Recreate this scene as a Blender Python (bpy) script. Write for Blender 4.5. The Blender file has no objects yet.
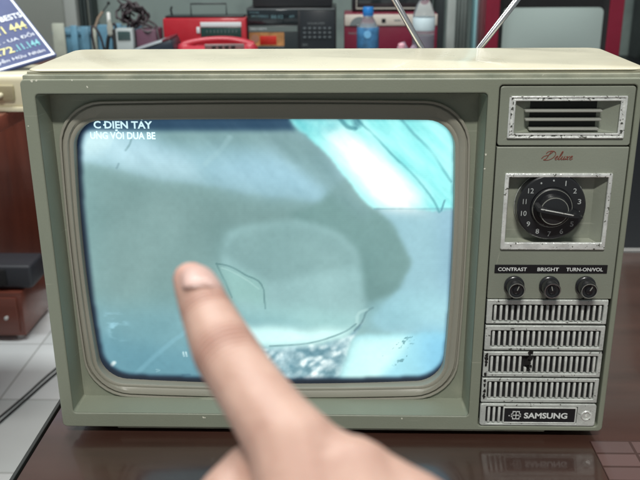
import bpy, bmesh, math, random
import numpy as np
from mathutils import Vector, Matrix, Euler, noise
R = math.radians
PI = math.pi
random.seed(7)
rng = np.random.default_rng(5)
sc = bpy.context.scene

# ------------------------------------------------------------------ camera, light, exposure
cam = bpy.data.cameras.new('camera'); camo = bpy.data.objects.new('camera', cam)
sc.collection.objects.link(camo); sc.camera = camo
camo.location = (0.0111, -0.6170, 0.3907)
camo.rotation_euler = (1.2292, 0.0068, 0.0275)
cam.sensor_width = 36.0; cam.lens = 834.4/640*36.0
cam.clip_start = 0.01; cam.clip_end = 60
cam.dof.use_dof = True; cam.dof.focus_distance = 0.70; cam.dof.aperture_fstop = 14.5

w = bpy.data.worlds.new('World'); sc.world = w; w.use_nodes = True
bg = w.node_tree.nodes['Background']
bg.inputs[0].default_value = (0.86, 0.95, 1.0, 1); bg.inputs[1].default_value = 0.20

def area(name, loc, rot, sx, sy, power, col):
    l = bpy.data.lights.new(name, 'AREA'); l.shape = 'RECTANGLE'; l.size = sx; l.size_y = sy
    l.energy = power; l.color = col
    o = bpy.data.objects.new(name, l); sc.collection.objects.link(o)
    o.location = loc; o.rotation_euler = rot
    return o
area('ceiling_and_fill_light', (-0.1, 0.75, 2.15), (0, 0, 0), 1.3, 0.35, 29, (1.0, 0.985, 0.93))
area('ceiling_and_fill_light', (-0.05, -1.60, 2.20), (R(36), 0, 0), 0.6, 0.12, 50, (1.0, 0.985, 0.94))
area('ceiling_and_fill_light', (-1.0, 1.3, 2.15), (0, 0, 0), 1.2, 0.3, 36, (0.95, 1.0, 1.0))
area('ceiling_and_fill_light', (1.0, 0.9, 2.15), (R(15), 0, 0), 1.2, 0.3, 14, (0.95, 1.0, 1.0))  # added fill lamp to brighten the dim curtains and post at the rear
sc.view_settings.view_transform = 'Standard'; sc.view_settings.look = 'None'
sc.view_settings.exposure = 0.0; sc.view_settings.gamma = 1
sc.render.resolution_x = 1024; sc.render.resolution_y = 768

# ------------------------------------------------------------------ materials
def s2l(c):
    return tuple(((x/12.92) if x <= .04045 else ((x+.055)/1.055)**2.4) for x in c)
def rgb(r, g, b): return s2l((r/255, g/255, b/255))

def edge_highlight(m, col, lo=.53, hi=.60, amt=.7):  # paints bright highlights along edges into the base colour, broken up like worn paint
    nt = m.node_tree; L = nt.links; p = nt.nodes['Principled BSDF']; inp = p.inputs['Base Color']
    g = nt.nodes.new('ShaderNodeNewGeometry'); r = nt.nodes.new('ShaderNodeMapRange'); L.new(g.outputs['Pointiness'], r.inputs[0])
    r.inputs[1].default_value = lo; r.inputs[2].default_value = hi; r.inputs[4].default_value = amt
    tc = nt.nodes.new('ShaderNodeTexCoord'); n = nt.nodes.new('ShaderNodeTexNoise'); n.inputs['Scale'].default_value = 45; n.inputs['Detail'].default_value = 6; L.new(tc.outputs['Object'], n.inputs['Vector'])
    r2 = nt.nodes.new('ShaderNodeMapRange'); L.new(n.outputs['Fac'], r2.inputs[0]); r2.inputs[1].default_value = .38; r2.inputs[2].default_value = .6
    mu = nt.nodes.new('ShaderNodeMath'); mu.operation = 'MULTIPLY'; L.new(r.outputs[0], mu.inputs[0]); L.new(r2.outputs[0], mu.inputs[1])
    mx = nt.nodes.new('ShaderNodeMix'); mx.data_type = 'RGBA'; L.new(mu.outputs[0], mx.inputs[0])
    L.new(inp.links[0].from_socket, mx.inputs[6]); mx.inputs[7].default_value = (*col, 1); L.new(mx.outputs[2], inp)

def mat(name, col, rough=0.5, metal=0.0, coat=0.0, bump=0.0, bscale=200, var=0.0, vscale=20,
        fleck=None, fthr=0.72, fscale=60, coord='Object', trans=0.0, emis=None, estr=0, dirt=None, spec=0.5):
    m = bpy.data.materials.new(name); m.use_nodes = True
    nt = m.node_tree; p = nt.nodes['Principled BSDF']; L = nt.links
    p.inputs['Base Color'].default_value = (*col, 1)
    p.inputs['Roughness'].default_value = rough; p.inputs['Metallic'].default_value = metal
    p.inputs['Coat Weight'].default_value = coat; p.inputs['Coat Roughness'].default_value = 0.08
    p.inputs['Specular IOR Level'].default_value = spec
    p.inputs['Transmission Weight'].default_value = trans
    if emis: p.inputs['Emission Color'].default_value = (*emis, 1); p.inputs['Emission Strength'].default_value = estr
    tc = nt.nodes.new('ShaderNodeTexCoord')
    def nz(scale, detail=4):
        n = nt.nodes.new('ShaderNodeTexNoise'); n.inputs['Scale'].default_value = scale; n.inputs['Detail'].default_value = detail
        L.new(tc.outputs[coord], n.inputs['Vector']); return n
    cur = None
    if var > 0:
        n = nz(vscale); r = nt.nodes.new('ShaderNodeMapRange'); L.new(n.outputs['Fac'], r.inputs[0])
        r.inputs[1].default_value = .3; r.inputs[2].default_value = .7
        r.inputs[3].default_value = 1-var; r.inputs[4].default_value = 1+var
        mx = nt.nodes.new('ShaderNodeVectorMath'); mx.operation = 'SCALE'
        mx.inputs[0].default_value = col; L.new(r.outputs[0], mx.inputs['Scale']); cur = mx.outputs[0]
        r2 = nt.nodes.new('ShaderNodeMapRange'); n2 = nz(vscale*3)
        L.new(n2.outputs['Fac'], r2.inputs[0]); r2.inputs[3].default_value = max(0, rough-.12); r2.inputs[4].default_value = min(1, rough+.12)
        L.new(r2.outputs[0], p.inputs['Roughness'])
    def blend(cur, c2, fac):
        mx = nt.nodes.new('ShaderNodeMix'); mx.data_type = 'RGBA'
        L.new(fac, mx.inputs[0])
        if cur is None: mx.inputs[6].default_value = (*col, 1)
        else: L.new(cur, mx.inputs[6])
        mx.inputs[7].default_value = (*c2, 1); return mx.outputs[2]
    if dirt:
        n = nz(9, 8); r = nt.nodes.new('ShaderNodeMapRange'); L.new(n.outputs['Fac'], r.inputs[0])
        r.inputs[1].default_value = .5; r.inputs[2].default_value = .75; r.inputs[4].default_value = .55
        cur = blend(cur, dirt, r.outputs[0])
    if fleck:
        n = nz(fscale, 3); r = nt.nodes.new('ShaderNodeMapRange'); L.new(n.outputs['Fac'], r.inputs[0])
        r.inputs[1].default_value = fthr; r.inputs[2].default_value = fthr+.02
        cur = blend(cur, fleck, r.outputs[0])
        if metal > 0:
            r3 = nt.nodes.new('ShaderNodeMapRange'); L.new(r.outputs[0], r3.inputs[0]); r3.inputs[3].default_value = metal; r3.inputs[4].default_value = 0
            L.new(r3.outputs[0], p.inputs['Metallic'])
    if cur is not None: L.new(cur, p.inputs['Base Color'])
    if bump > 0:
        n = nz(bscale, 5); b = nt.nodes.new('ShaderNodeBump'); b.inputs['Strength'].default_value = bump
        b.inputs['Distance'].default_value = .001
        L.new(n.outputs['Fac'], b.inputs['Height']); L.new(b.outputs[0], p.inputs['Normal'])
    return m

M = {}
M['olive'] = mat('olive_plastic', (.262, .284, .218), .42, bump=.14, bscale=700, var=.08, vscale=9, dirt=(.19, .205, .15), fleck=(.55, .56, .46), fthr=.775, fscale=150)
M['maskc'] = mat('mask_plastic', (.330, .320, .262), .42, bump=.08, bscale=900, var=.04, vscale=14, dirt=(.26, .25, .19))
M['panel'] = mat('panel_plastic', (.264, .286, .230), .40, bump=.12, bscale=700, var=.08, vscale=11, dirt=(.195, .21, .16))
edge_highlight(M['olive'], (.56, .55, .42)); edge_highlight(M['panel'], (.50, .50, .40))
def scratches(m, col, amt=.35):
    nt = m.node_tree; L = nt.links; inp = nt.nodes['Principled BSDF'].inputs['Base Color']
    tc = nt.nodes.new('ShaderNodeTexCoord'); last = inp.links[0].from_socket
    for rot, sc_ in (((0, R(25), 0), (14, 14, 520)), ((0, R(-50), 0), (11, 11, 430)), ((0, R(80), 0), (18, 18, 600))):
        mp = nt.nodes.new('ShaderNodeMapping'); mp.inputs['Rotation'].default_value = rot; mp.inputs['Scale'].default_value = sc_; L.new(tc.outputs['Object'], mp.inputs[0])
        n = nt.nodes.new('ShaderNodeTexNoise'); n.inputs['Scale'].default_value = 1; n.inputs['Detail'].default_value = 1; L.new(mp.outputs[0], n.inputs['Vector'])
        r = nt.nodes.new('ShaderNodeMapRange'); L.new(n.outputs['Fac'], r.inputs[0]); r.inputs[1].default_value = .755; r.inputs[2].default_value = .79; r.inputs[4].default_value = amt
        mx = nt.nodes.new('ShaderNodeMix'); mx.data_type = 'RGBA'; L.new(r.outputs[0], mx.inputs[0]); L.new(last, mx.inputs[6]); mx.inputs[7].default_value = (*col, 1); last = mx.outputs[2]
    L.new(last, inp)
scratches(M['olive'], (.50, .50, .40)); scratches(M['panel'], (.46, .47, .38))
M['cream'] = mat('cream_paint', (.74, .70, .54), .30, coat=.3, bump=.02, bscale=25, var=.03, vscale=8, dirt=(.66, .60, .42))
M['rim'] = mat('cover_edge', (.40, .39, .29), .4, var=.05, dirt=(.25, .24, .16))
M['groove'] = mat('dark_groove', (.012, .014, .012), .6)
M['black'] = mat('black_plastic', (.012, .012, .014), .32, bump=.05, var=.1)
M['matblack'] = mat('matt_black', (.010, .010, .011), .6, var=.1)
M['satin'] = mat('knob_black', (.02, .021, .023), .28, coat=.3)
M['silver'] = mat('silver_grille', (.62, .65, .61), .42, .25, bump=.45, bscale=500, var=.16, vscale=60, fleck=(.10, .10, .09), fthr=.66, fscale=330)
M['bars'] = mat('grille_bars', (.70, .72, .68), .42, .15, bump=.35, bscale=900, var=.14, vscale=120)
M['chrome'] = mat('worn_chrome', (.86, .88, .84), .26, .3, bump=.8, bscale=420, var=.2, vscale=120, fleck=(.07, .075, .065), fthr=.55, fscale=420)
M['chrome2'] = mat('bright_chrome', (.88, .90, .86), .24, .35, bump=.4, bscale=300, var=.2, vscale=100, fleck=(.12, .12, .10), fthr=.64, fscale=380)
M['steel'] = mat('antenna_steel', (.85, .85, .85), .22, 1.0)
M['louvre'] = mat('louvre_grey', (.42, .43, .38), .3, .2)
M['white'] = mat('white_print', (.78, .80, .78), .6)
M['numerals'] = mat('numeral_print', (.50, .53, .52), .6)
M['red_print'] = mat('red_print', (.24, .05, .03), .5)
M['burn'] = mat('burn', (.008, .007, .006), .8)
M['chip'] = mat('paint_chip', (.75, .74, .62), .6)

# table: varnished brown wood under glass
def table_mat():
    m = bpy.data.materials.new('varnished_table'); m.use_nodes = True
    nt = m.node_tree; p = nt.nodes['Principled BSDF']; L = nt.links
    tc = nt.nodes.new('ShaderNodeTexCoord'); mp = nt.nodes.new('ShaderNodeMapping'); mp.inputs['Scale'].default_value = (1.2, 9, 9)
    L.new(tc.outputs['Object'], mp.inputs[0])
    n = nt.nodes.new('ShaderNodeTexNoise'); n.inputs['Scale'].default_value = 5; n.inputs['Detail'].default_value = 8; L.new(mp.outputs[0], n.inputs['Vector'])
    cr = nt.nodes.new('ShaderNodeValToRGB'); L.new(n.outputs['Fac'], cr.inputs[0])
    cr.color_ramp.elements[0].position = .3; cr.color_ramp.elements[0].color = (.046, .020, .014, 1)
    cr.color_ramp.elements[1].position = .75; cr.color_ramp.elements[1].color = (.078, .034, .024, 1)
    L.new(cr.outputs[0], p.inputs['Base Color'])
    p.inputs['Roughness'].default_value = .35; p.inputs['Coat Weight'].default_value = 1; p.inputs['Coat Roughness'].default_value = .035
    p.inputs['Coat IOR'].default_value = 1.62
    # dust specks
    n2 = nt.nodes.new('ShaderNodeTexNoise'); n2.inputs['Scale'].default_value = 40; n2.inputs['Detail'].default_value = 6; L.new(tc.outputs['Object'], n2.inputs['Vector'])
    r = nt.nodes.new('ShaderNodeMapRange'); L.new(n2.outputs['Fac'], r.inputs[0]); r.inputs[1].default_value = .35; r.inputs[2].default_value = .7; r.inputs[3].default_value = .09; r.inputs[4].default_value = .16
    L.new(r.outputs[0], p.inputs['Coat Roughness'])
    return m
M['table'] = table_mat()

def wood_mat(name, a, b, rough=.35, coat=.3, scale=(1, 1, 8)):
    m = bpy.data.materials.new(name); m.use_nodes = True
    nt = m.node_tree; p = nt.nodes['Principled BSDF']; L = nt.links
    tc = nt.nodes.new('ShaderNodeTexCoord'); mp = nt.nodes.new('ShaderNodeMapping'); mp.inputs['Scale'].default_value = scale
    L.new(tc.outputs['Object'], mp.inputs[0])
    n = nt.nodes.new('ShaderNodeTexNoise'); n.inputs['Scale'].default_value = 4; n.inputs['Detail'].default_value = 7; L.new(mp.outputs[0], n.inputs['Vector'])
    cr = nt.nodes.new('ShaderNodeValToRGB'); L.new(n.outputs['Fac'], cr.inputs[0])
    cr.color_ramp.elements[0].position = .3; cr.color_ramp.elements[0].color = (*a, 1)
    cr.color_ramp.elements[1].position = .7; cr.color_ramp.elements[1].color = (*b, 1)
    L.new(cr.outputs[0], p.inputs['Base Color']); p.inputs['Roughness'].default_value = rough; p.inputs['Coat Weight'].default_value = coat
    return m
M['redwood'] = wood_mat('red_wood', (.085, .020, .011), (.135, .034, .019), scale=(8, 8, 1))
M['redwood2'] = wood_mat('red_wood_edge', (.16, .042, .025), (.22, .060, .038), scale=(1, 8, 8))

def tile_mat(name, c1, c2, mortar, size, msize, rough=.15, off=(0, 0, 0), rot=(0, 0, 0)):
    m = bpy.data.materials.new(name); m.use_nodes = True
    nt = m.node_tree; p = nt.nodes['Principled BSDF']; L = nt.links
    tc = nt.nodes.new('ShaderNodeTexCoord'); mp = nt.nodes.new('ShaderNodeMapping')
    mp.inputs['Location'].default_value = off; mp.inputs['Rotation'].default_value = rot
    L.new(tc.outputs['Object'], mp.inputs[0])
    b = nt.nodes.new('ShaderNodeTexBrick'); L.new(mp.outputs[0], b.inputs['Vector'])
    b.offset = 0; b.inputs['Color1'].default_value = (*c1, 1); b.inputs['Color2'].default_value = (*c2, 1); b.inputs['Mortar'].default_value = (*mortar, 1)
    b.inputs['Scale'].default_value = 1; b.inputs['Brick Width'].default_value = size; b.inputs['Row Height'].default_value = size; b.inputs['Mortar Size'].default_value = msize
    n = nt.nodes.new('ShaderNodeTexNoise'); n.inputs['Scale'].default_value = 6; n.inputs['Detail'].default_value = 6; L.new(tc.outputs['Object'], n.inputs['Vector'])
    mx = nt.nodes.new('ShaderNodeMix'); mx.data_type = 'RGBA'; mx.blend_type = 'MULTIPLY'; mx.inputs[0].default_value = .15
    L.new(b.outputs[0], mx.inputs[6]); L.new(n.outputs['Fac'], mx.inputs[7]); L.new(mx.outputs[2], p.inputs['Base Color'])
    p.inputs['Roughness'].default_value = rough
    return m
M['floor'] = tile_mat('floor_tiles', (.78, .83, .82), (.95, .98, .98), (.46, .48, .46), .326, .0022, off=(.905, -.01, 0))

# ------------------------------------------------------------------ helpers
def tag(o, label=None, cat=None, group=None, kind=None):
    if label: o['label'] = label
    if cat: o['category'] = cat
    if group: o['group'] = group
    if kind: o['kind'] = kind
    return o
def empty(name, loc=(0, 0, 0), rz=0):
    o = bpy.data.objects.new(name, None); o.empty_display_size = .02; o.location = loc; o.rotation_euler = (0, 0, rz)
    sc.collection.objects.link(o); return o
def smooth(me, ang=35):
    for p in me.polygons: p.use_smooth = True
    me.set_sharp_from_angle(angle=R(ang))
def mesh_obj(name, me, m, parent=None, sm=35):
    me.materials.clear(); me.materials.append(m)
    if sm: smooth(me, sm)
    o = bpy.data.objects.new(name, me); sc.collection.objects.link(o)
    if parent is not None: o.parent = parent
    return o
def from_bm(bm, name, m, parent=None, sm=35, recalc=True):
    if recalc: bmesh.ops.recalc_face_normals(bm, faces=bm.faces)
    me = bpy.data.meshes.new(name); bm.to_mesh(me); bm.free()
    return mesh_obj(name, me, m, parent, sm)
def add_box(bm, x0, x1, y0, y1, z0, z1, bev=0.0, seg=2, mtx=None):
    t = bmesh.new()
    bmesh.ops.create_cube(t, size=1)
    for v in t.verts: v.co = Vector((x0+(v.co.x+.5)*(x1-x0), y0+(v.co.y+.5)*(y1-y0), z0+(v.co.z+.5)*(z1-z0)))
    if bev > 0: bmesh.ops.bevel(t, geom=t.edges[:], offset=bev, segments=seg, profile=.5, affect='EDGES')
    if mtx is not None: bmesh.ops.transform(t, matrix=mtx, verts=t.verts)
    merge(bm, t)
def merge(bm, t):
    me = bpy.data.meshes.new('tmp'); t.to_mesh(me); t.free(); bm.from_mesh(me); bpy.data.meshes.remove(me)
def box(name, m, parent, *a, bev=0.0, seg=2, mtx=None):
    bm = bmesh.new(); add_box(bm, *a, bev=bev, seg=seg, mtx=mtx); return from_bm(bm, name, m, parent)
def add_lathe(bm, prof, n=32, mtx=None, sx=1, sy=1):
    rings = []
    t = bmesh.new()
    for r, z in prof:
        if r < 1e-6: rings.append([t.verts.new((0, 0, z))])
        else: rings.append([t.verts.new((r*sx*math.cos(2*PI*i/n), r*sy*math.sin(2*PI*i/n), z)) for i in range(n)])
    for a, b in zip(rings, rings[1:]):
        for i in range(n):
            j = (i+1) % n
            q = [a[i % len(a)], a[j % len(a)], b[j % len(b)], b[i % len(b)]]
            u = []
            for v in q:
                if v not in u: u.append(v)
            if len(u) > 2: t.faces.new(u)
    if len(rings[0]) > 1 and len(rings[-1]) > 1:       # a ring: close the section instead of capping it
        a, b = rings[-1], rings[0]
        for i in range(n): t.faces.new((a[i], a[(i+1) % n], b[(i+1) % n], b[i]))
    if mtx is not None: bmesh.ops.transform(t, matrix=mtx, verts=t.verts)
    merge(bm, t)
def lathe(name, m, parent, prof, loc=(0, 0, 0), rot=(0, 0, 0), n=40, sm=35, **k):
    bm = bmesh.new(); add_lathe(bm, prof, n, Matrix.Translation(loc) @ Euler(rot).to_matrix().to_4x4(), **k)
    return from_bm(bm, name, m, parent, sm)
def add_tube(bm, pts, r, n=8, closed=False):
    pts = [Vector(p) for p in pts]; rings = []
    k = len(pts); up = Vector((0, 0, 1)); prev = None
    for i, p in enumerate(pts):
        a = pts[(i-1) % k] if (closed or i > 0) else p
        b = pts[(i+1) % k] if (closed or i < k-1) else p
        d = (b-a).normalized()
        if prev is None:
            s = d.cross(up)
            if s.length < 1e-3: s = d.cross(Vector((1, 0, 0)))
        else: s = prev - d*prev.dot(d)
        s.normalize(); prev = s; u = d.cross(s)
        rr = r[i] if isinstance(r, (list, tuple)) else r
        rings.append([bm.verts.new(p+(s*math.cos(2*PI*j/n)+u*math.sin(2*PI*j/n))*rr) for j in range(n)])
    for i in range(k if closed else k-1):
        A, B = rings[i], rings[(i+1) % k]
        for j in range(n): bm.faces.new((A[j], A[(j+1) % n], B[(j+1) % n], B[j]))
    if not closed: bm.faces.new(rings[0][::-1]); bm.faces.new(rings[-1])
def tube(name, m, parent, pts, r, n=8, closed=False):
    bm = bmesh.new(); add_tube(bm, pts, r, n, closed); return from_bm(bm, name, m, parent, 60)
def spline(pts, n=8):
    pts = [Vector(p) for p in pts]; out = []
    P = [pts[0]*2-pts[1]]+pts+[pts[-1]*2-pts[-2]]
    for i in range(1, len(P)-2):
        for k in range(n):
            t = k/n; a, b, c, d = P[i-1:i+3]
            out.append(.5*((2*b)+(c-a)*t+(2*a-5*b+4*c-d)*t*t+(3*b-a-3*c+d)*t**3))
    out.append(pts[-1]); return out
def rrect(x0, x1, z0, z1, r, n=5):
    out = []
    for cx, cz, a0 in ((x1-r, z1-r, 0), (x0+r, z1-r, 90), (x0+r, z0+r, 180), (x1-r, z0+r, 270)):
        for i in range(n+1):
            a = R(a0+90*i/n); out.append((cx+r*math.cos(a), cz+r*math.sin(a)))
    return out
def eval_curve(cu):
    o = bpy.data.objects.new('tmp', cu); sc.collection.objects.link(o)
    dg = bpy.context.evaluated_depsgraph_get(); me = bpy.data.meshes.new_from_object(o.evaluated_get(dg))
    bpy.data.objects.remove(o); bpy.data.curves.remove(cu)
    return me
STAND = Matrix(((1, 0, 0, 0), (0, 0, -1, 0), (0, 1, 0, 0), (0, 0, 0, 1)))      # local xy -> world xz, local +z -> world -y
def plate(name, m, parent, loops, y_front, thick, bev=.0008, res=2, mtx=None):
    """bevelled plate standing in the xz plane; loops = outer outline then holes"""
    cu = bpy.data.curves.new('c', 'CURVE'); cu.dimensions = '2D'; cu.fill_mode = 'BOTH'
    for lp in loops:
        s = cu.splines.new('POLY'); s.points.add(len(lp)-1)
        for i, (x, z) in enumerate(lp): s.points[i].co = (x, z, 0, 1)
        s.use_cyclic_u = True
    cu.extrude = thick/2-bev; cu.bevel_depth = bev; cu.bevel_resolution = res; cu.offset = -bev
    me = eval_curve(cu)
    me.transform(Matrix.Translation((0, y_front+thick/2, 0)) @ STAND)
    if mtx is not None: me.transform(mtx)
    return mesh_obj(name, me, m, parent, 30)
def loft(name, m, parent, loops, sm=40, capend=False):
    bm = bmesh.new(); rs = []
    for lp, y in loops: rs.append([bm.verts.new((x, y, z)) for x, z in lp])
    for A, B in zip(rs, rs[1:]):
        k = len(A)
        for i in range(k): bm.faces.new((A[i], A[(i+1) % k], B[(i+1) % k], B[i]))
    if capend: bm.faces.new(rs[-1])
    return from_bm(bm, name, m, parent, sm)
def text(name, m, parent, s, x, z, w_, h, y, ext=.0002, align='L', bold=0.0, shear=0.0, mtx=None):
    cu = bpy.data.curves.new('t', 'FONT'); cu.body = s; cu.size = 1; cu.extrude = 0; cu.resolution_u = 3; cu.offset = bold; cu.shear = shear
    me = eval_curve(cu)
    if len(me.vertices) == 0: return None
    co = np.array([v.co[:] for v in me.vertices]); mn, mx = co.min(0), co.max(0)
    sx = w_/(mx[0]-mn[0]) if w_ else h/(mx[1]-mn[1]); sy = h/(mx[1]-mn[1])
    T = Matrix.Translation((x, y, z)) @ STAND @ Matrix.Diagonal((sx, sy, 1, 1)) @ Matrix.Translation((-mn[0], -mn[1], 0))
    me.transform(T)
    if mtx is not None: me.transform(mtx)
    return mesh_obj(name, me, m, parent, 0)

# ------------------------------------------------------------------ setting: floor, wall, counters
bm = bmesh.new(); add_box(bm, -8, 8, -6, 2.6, -.80, -.75)
tag(from_bm(bm, 'floor', M['floor'], None, 0), kind='structure')
wallm = mat('grey_wall', rgb(122, 136, 132), .45, var=.06, vscale=3, dirt=rgb(88, 100, 100))
bm = bmesh.new(); add_box(bm, -8, 8, 2.6, 2.7, -.75, 1.25)
tag(from_bm(bm, 'wall_rear', wallm, None, 0), kind='structure')
bm = bmesh.new(); add_box(bm, -8, 8, 2.6, 2.7, 1.25, 2.4)
upper = mat('upper_wall', (.22, .10, .08), .5, var=.1, vscale=2)
tag(from_bm(bm, 'wall_rear_upper', upper, None, 0), kind='structure')
# ------------------------------------------------------------------ table under the television
TZ = -.0075
t = empty('table', (0, 0, 0)); tag(t, 'glossy dark brown table top carrying the old television', 'table')
box('tabletop', M['table'], t, -.2475, 1.25, -.75, .455, TZ-.03, TZ, bev=.0015)
trimm = mat('table_trim', (.34, .34, .33), .3, .5)
box('edge_trim', trimm, t, -.2475, 1.25, .457, .470, TZ-.032, TZ+.002, bev=.001)
box('edge_trim', M['groove'], t, -.2525, -.249, -.75, .470, TZ-.030, TZ+.001, bev=.001)
for x, y in ((-.19, -.69), (1.19, -.69), (-.05, .40), (1.19, .40)):
    box('leg', M['table'], t, x-.025, x+.025, y-.025, y+.025, -.75, TZ-.0305, bev=.003)

# printed sheet lying on the table at the lower right
shm = tile_mat('printed_sheet', (.215, .120, .112), (.155, .092, .086), (.085, .040, .034), .030, .0013, rough=.22, off=(-.2215+.0025, -.0150, 0))
shm.node_tree.nodes['Brick Texture'].inputs['Row Height'].default_value = .0185
shm.node_tree.nodes['Brick Texture'].inputs['Brick Width'].default_value = .0335
o = box('printed_sheet', shm, None, .2195, .420, -.290, -.0035, TZ+.0002, TZ+.0007, bev=.0001)
tag(o, 'dull pink printed sheet of block pattern lying on the table at the lower right', 'printed sheet')

# ------------------------------------------------------------------ television
tv = empty('television', (0, 0, TZ))
tag(tv, 'old olive green portable television with a cream top, its screen switched on', 'television')
tv.location = (0, 0, 0)
NA = 8; NS = 14
def bloop(x0, x1, z0, z1, r, bl=0, br=0, bb=0, bt=0):
    """rounded rectangle with bowed sides; all loops share one topology"""
    pts = []
    w_, h_ = x1-x0, z1-z0
    def arc(cx, cz, a0):
        for i in range(NA+1):
            a = R(a0+90*i/NA); pts.append([cx+r*math.cos(a), cz+r*math.sin(a)])
    def side(a, b):
        for i in range(1, NS): t_ = i/NS; pts.append([a[0]+(b[0]-a[0])*t_, a[1]+(b[1]-a[1])*t_])
    arc(x1-r, z1-r, 0); side((x1-r, z1), (x0+r, z1)); arc(x0+r, z1-r, 90); side((x0, z1-r), (x0, z0+r))
    arc(x0+r, z0+r, 180); side((x0+r, z0), (x1-r, z0)); arc(x1-r, z0+r, 270); side((x1, z0+r), (x1, z1-r))
    cx, cz = (x0+x1)/2, (z0+z1)/2
    out = []
    for x, z in pts:
        u, v = (x-cx)/(w_/2), (z-cz)/(h_/2)
        fx = (1-v*v); fz = (1-u*u)
        x += (br if u > 0 else -bl)*fx*abs(u); z += (bt if v > 0 else -bb)*fz*abs(v)
        out.append((x, z))
    return out

OPEN = (-.2195, .1170, .0137, .2860)
PAN = (.1253, .2255, .0045, .2920)
bez = plate('front_frame', M['olive'], tv, [rrect(-.2300, .2300, 0, .2970, .004), rrect(*OPEN, .003), rrect(*PAN, .0028)], 0, .012, .0012, 3)
def chip(x, z, r, parent, y=-.0001, m='chip', n=9, sx=1, sz=1, name='paint_chip'):
    bm = bmesh.new(); vs = []
    for i in range(n):
        a = 2*PI*i/n; q = r*random.uniform(.5, 1.15); vs.append(bm.verts.new((x+q*sx*math.cos(a), y, z+q*sz*math.sin(a))))
    f = bm.faces.new(vs); e = bmesh.ops.extrude_face_region(bm, geom=[f])
    for v in e['geom']:
        if isinstance(v, bmesh.types.BMVert): v.co.y -= .00018
    return from_bm(bm, name, M[m], parent, 0)
# shell, rims, cover, back
plate('cabinet_shell', M['rim'], tv, [rrect(-.2290, .2290, .001, .2965, .003), rrect(-.2225, .1190, .0090, .2895, .003), rrect(.1225, .2280, .0020, .2945, .001)], .0125, .1225, .0008)
box('upper_rim', M['olive'], tv, -.2285, .2292, .0022, .134, .2935, .3000, bev=.0012)
box('bottom_lip', M['olive'], tv, -.184, .183, .004, .012, -.0034, -.0002, bev=.0008)
# cream top cover with rounded corners
cv = bmesh.new()
t_ = [rrect(-.2265, .2330, .0050, .1330, .012, 6), rrect(-.2268, .2333, .0047, .1333, .012, 6), rrect(-.2265, .2330, .0050, .1330, .012, 6), rrect(-.2252, .2317, .0063, .1317, .011, 6)]
zz = [.3019, .3024, .3029, .3033]
box('cover_edge', M['rim'], tv, -.2258, .2322, .0058, .1322, .2998, .3020, bev=.0004)
rs = [[cv.verts.new((x, y, z)) for x, y in lp] for lp, z in zip(t_, zz)]
for A, B in zip(rs, rs[1:]):
    for i in range(len(A)): cv.faces.new((A[i], A[(i+1) % len(A)], B[(i+1) % len(A)], B[i]))
cv.faces.new(rs[-1]); cv.faces.new(rs[0][::-1])
from_bm(cv, 'top_cover', M['cream'], tv, 50)
# tapered rear housing with vents
bk = bmesh.new()
rs = []
for (x0, x1, z0, z1, y) in ((-.222, .222, .006, .284, .136), (-.215, .215, .010, .262, .155), (-.16, .16, .03, .225, .235), (-.10, .10, .05, .18, .275), (-.095, .095, .055, .175, .28)):
    rs.append([bk.verts.new((x, y, z)) for x, z in rrect(x0, x1, z0, z1, .015, 5)])
for A, B in zip(rs, rs[1:]):
    for i in range(len(A)): bk.faces.new((A[i], A[(i+1) % len(A)], B[(i+1) % len(A)], B[i]))
bk.faces.new(rs[-1]); bk.faces.new(rs[0][::-1])
from_bm(bk, 'back_cover', M['matblack'], tv, 30)
for x in (-.17, .16):
    for y in (.03, .115): lathe('foot', M['matblack'], tv, [(.0, TZ), (.010, TZ), (.011, TZ+.002), (.011, .0005), (0, .0005)], (x, y, 0))
box('underside', M['matblack'], tv, -.205, .205, .018, .125, -.0035, .0008)

# recessed surround of the screen
SR = (-.2165, .1140, .0178, .2835)
MK = dict(bl=.0035, br=.003, bb=.004, bt=.0015)
def off(k, **e):                   # mask outline moved in by k
    return bloop(-.2110+k, .1080-k, .0190+k, .2765-k, max(.034-k*.5, .012), **MK)
loft('screen_surround', M['olive'], tv, [(bloop(-.2193, .1168, .0139, .2858, .003), .0006), (bloop(*SR, .002), .0225), (off(.0002), .0228)], 25)
scr_l = lambda k: bloop(-.2005+k, .0965-k, .0305+k, .2610-k, .021-k*.4, bl=.0045, br=.0035, bb=.0035, bt=.0012)
loft('screen_mask', M['maskc'], tv, [(off(.0000), .0232), (off(.0000), .0206), (off(.0004), .0202), (off(.0015), .0202), (off(.0018), .0204),
    (off(.0018), .0226), (off(.0030), .0226), (off(.0030), .0208), (off(.0036), .0203), (off(.0060), .0206), (scr_l(-.0030), .0226), (scr_l(-.0022), .0223), (scr_l(-.0012), .0223), (scr_l(-.0003), .0230), (scr_l(.0000), .0250), (scr_l(.0002), .0330)], 38)

# picture tube: domed glass lit by its picture
def pip(X, Z, poly):
    inside = np.zeros(X.shape, bool); n = len(poly)
    for i in range(n):
        x1, z1 = poly[i]; x2, z2 = poly[(i+1) % n]
        c = ((z1 > Z) != (z2 > Z)) & (X < (x2-x1)*(Z-z1)/((z2-z1)+1e-12)+x1); inside ^= c
    return inside.astype(float)
def blur(a, k):
    for _ in range(2):
        for ax in (0, 1):
            if k < 1: continue
            ker = np.ones(2*k+1)/(2*k+1)
            a = np.apply_along_axis(lambda v: np.convolve(np.pad(v, k, 'edge'), ker, 'valid'), ax, a)
    return a
def segd(X, Z, pts):
    d = np.full(X.shape, 9.)
    for (a, b) in zip(pts, pts[1:]):
        ax, az = a; bx, bz = b; L2 = (bx-ax)**2+(bz-az)**2
        t = np.clip(((X-ax)*(bx-ax)+(Z-az)*(bz-az))/L2, 0, 1); d = np.minimum(d, np.hypot(X-ax-t*(bx-ax), Z-az-t*(bz-az)))
    return d
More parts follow.
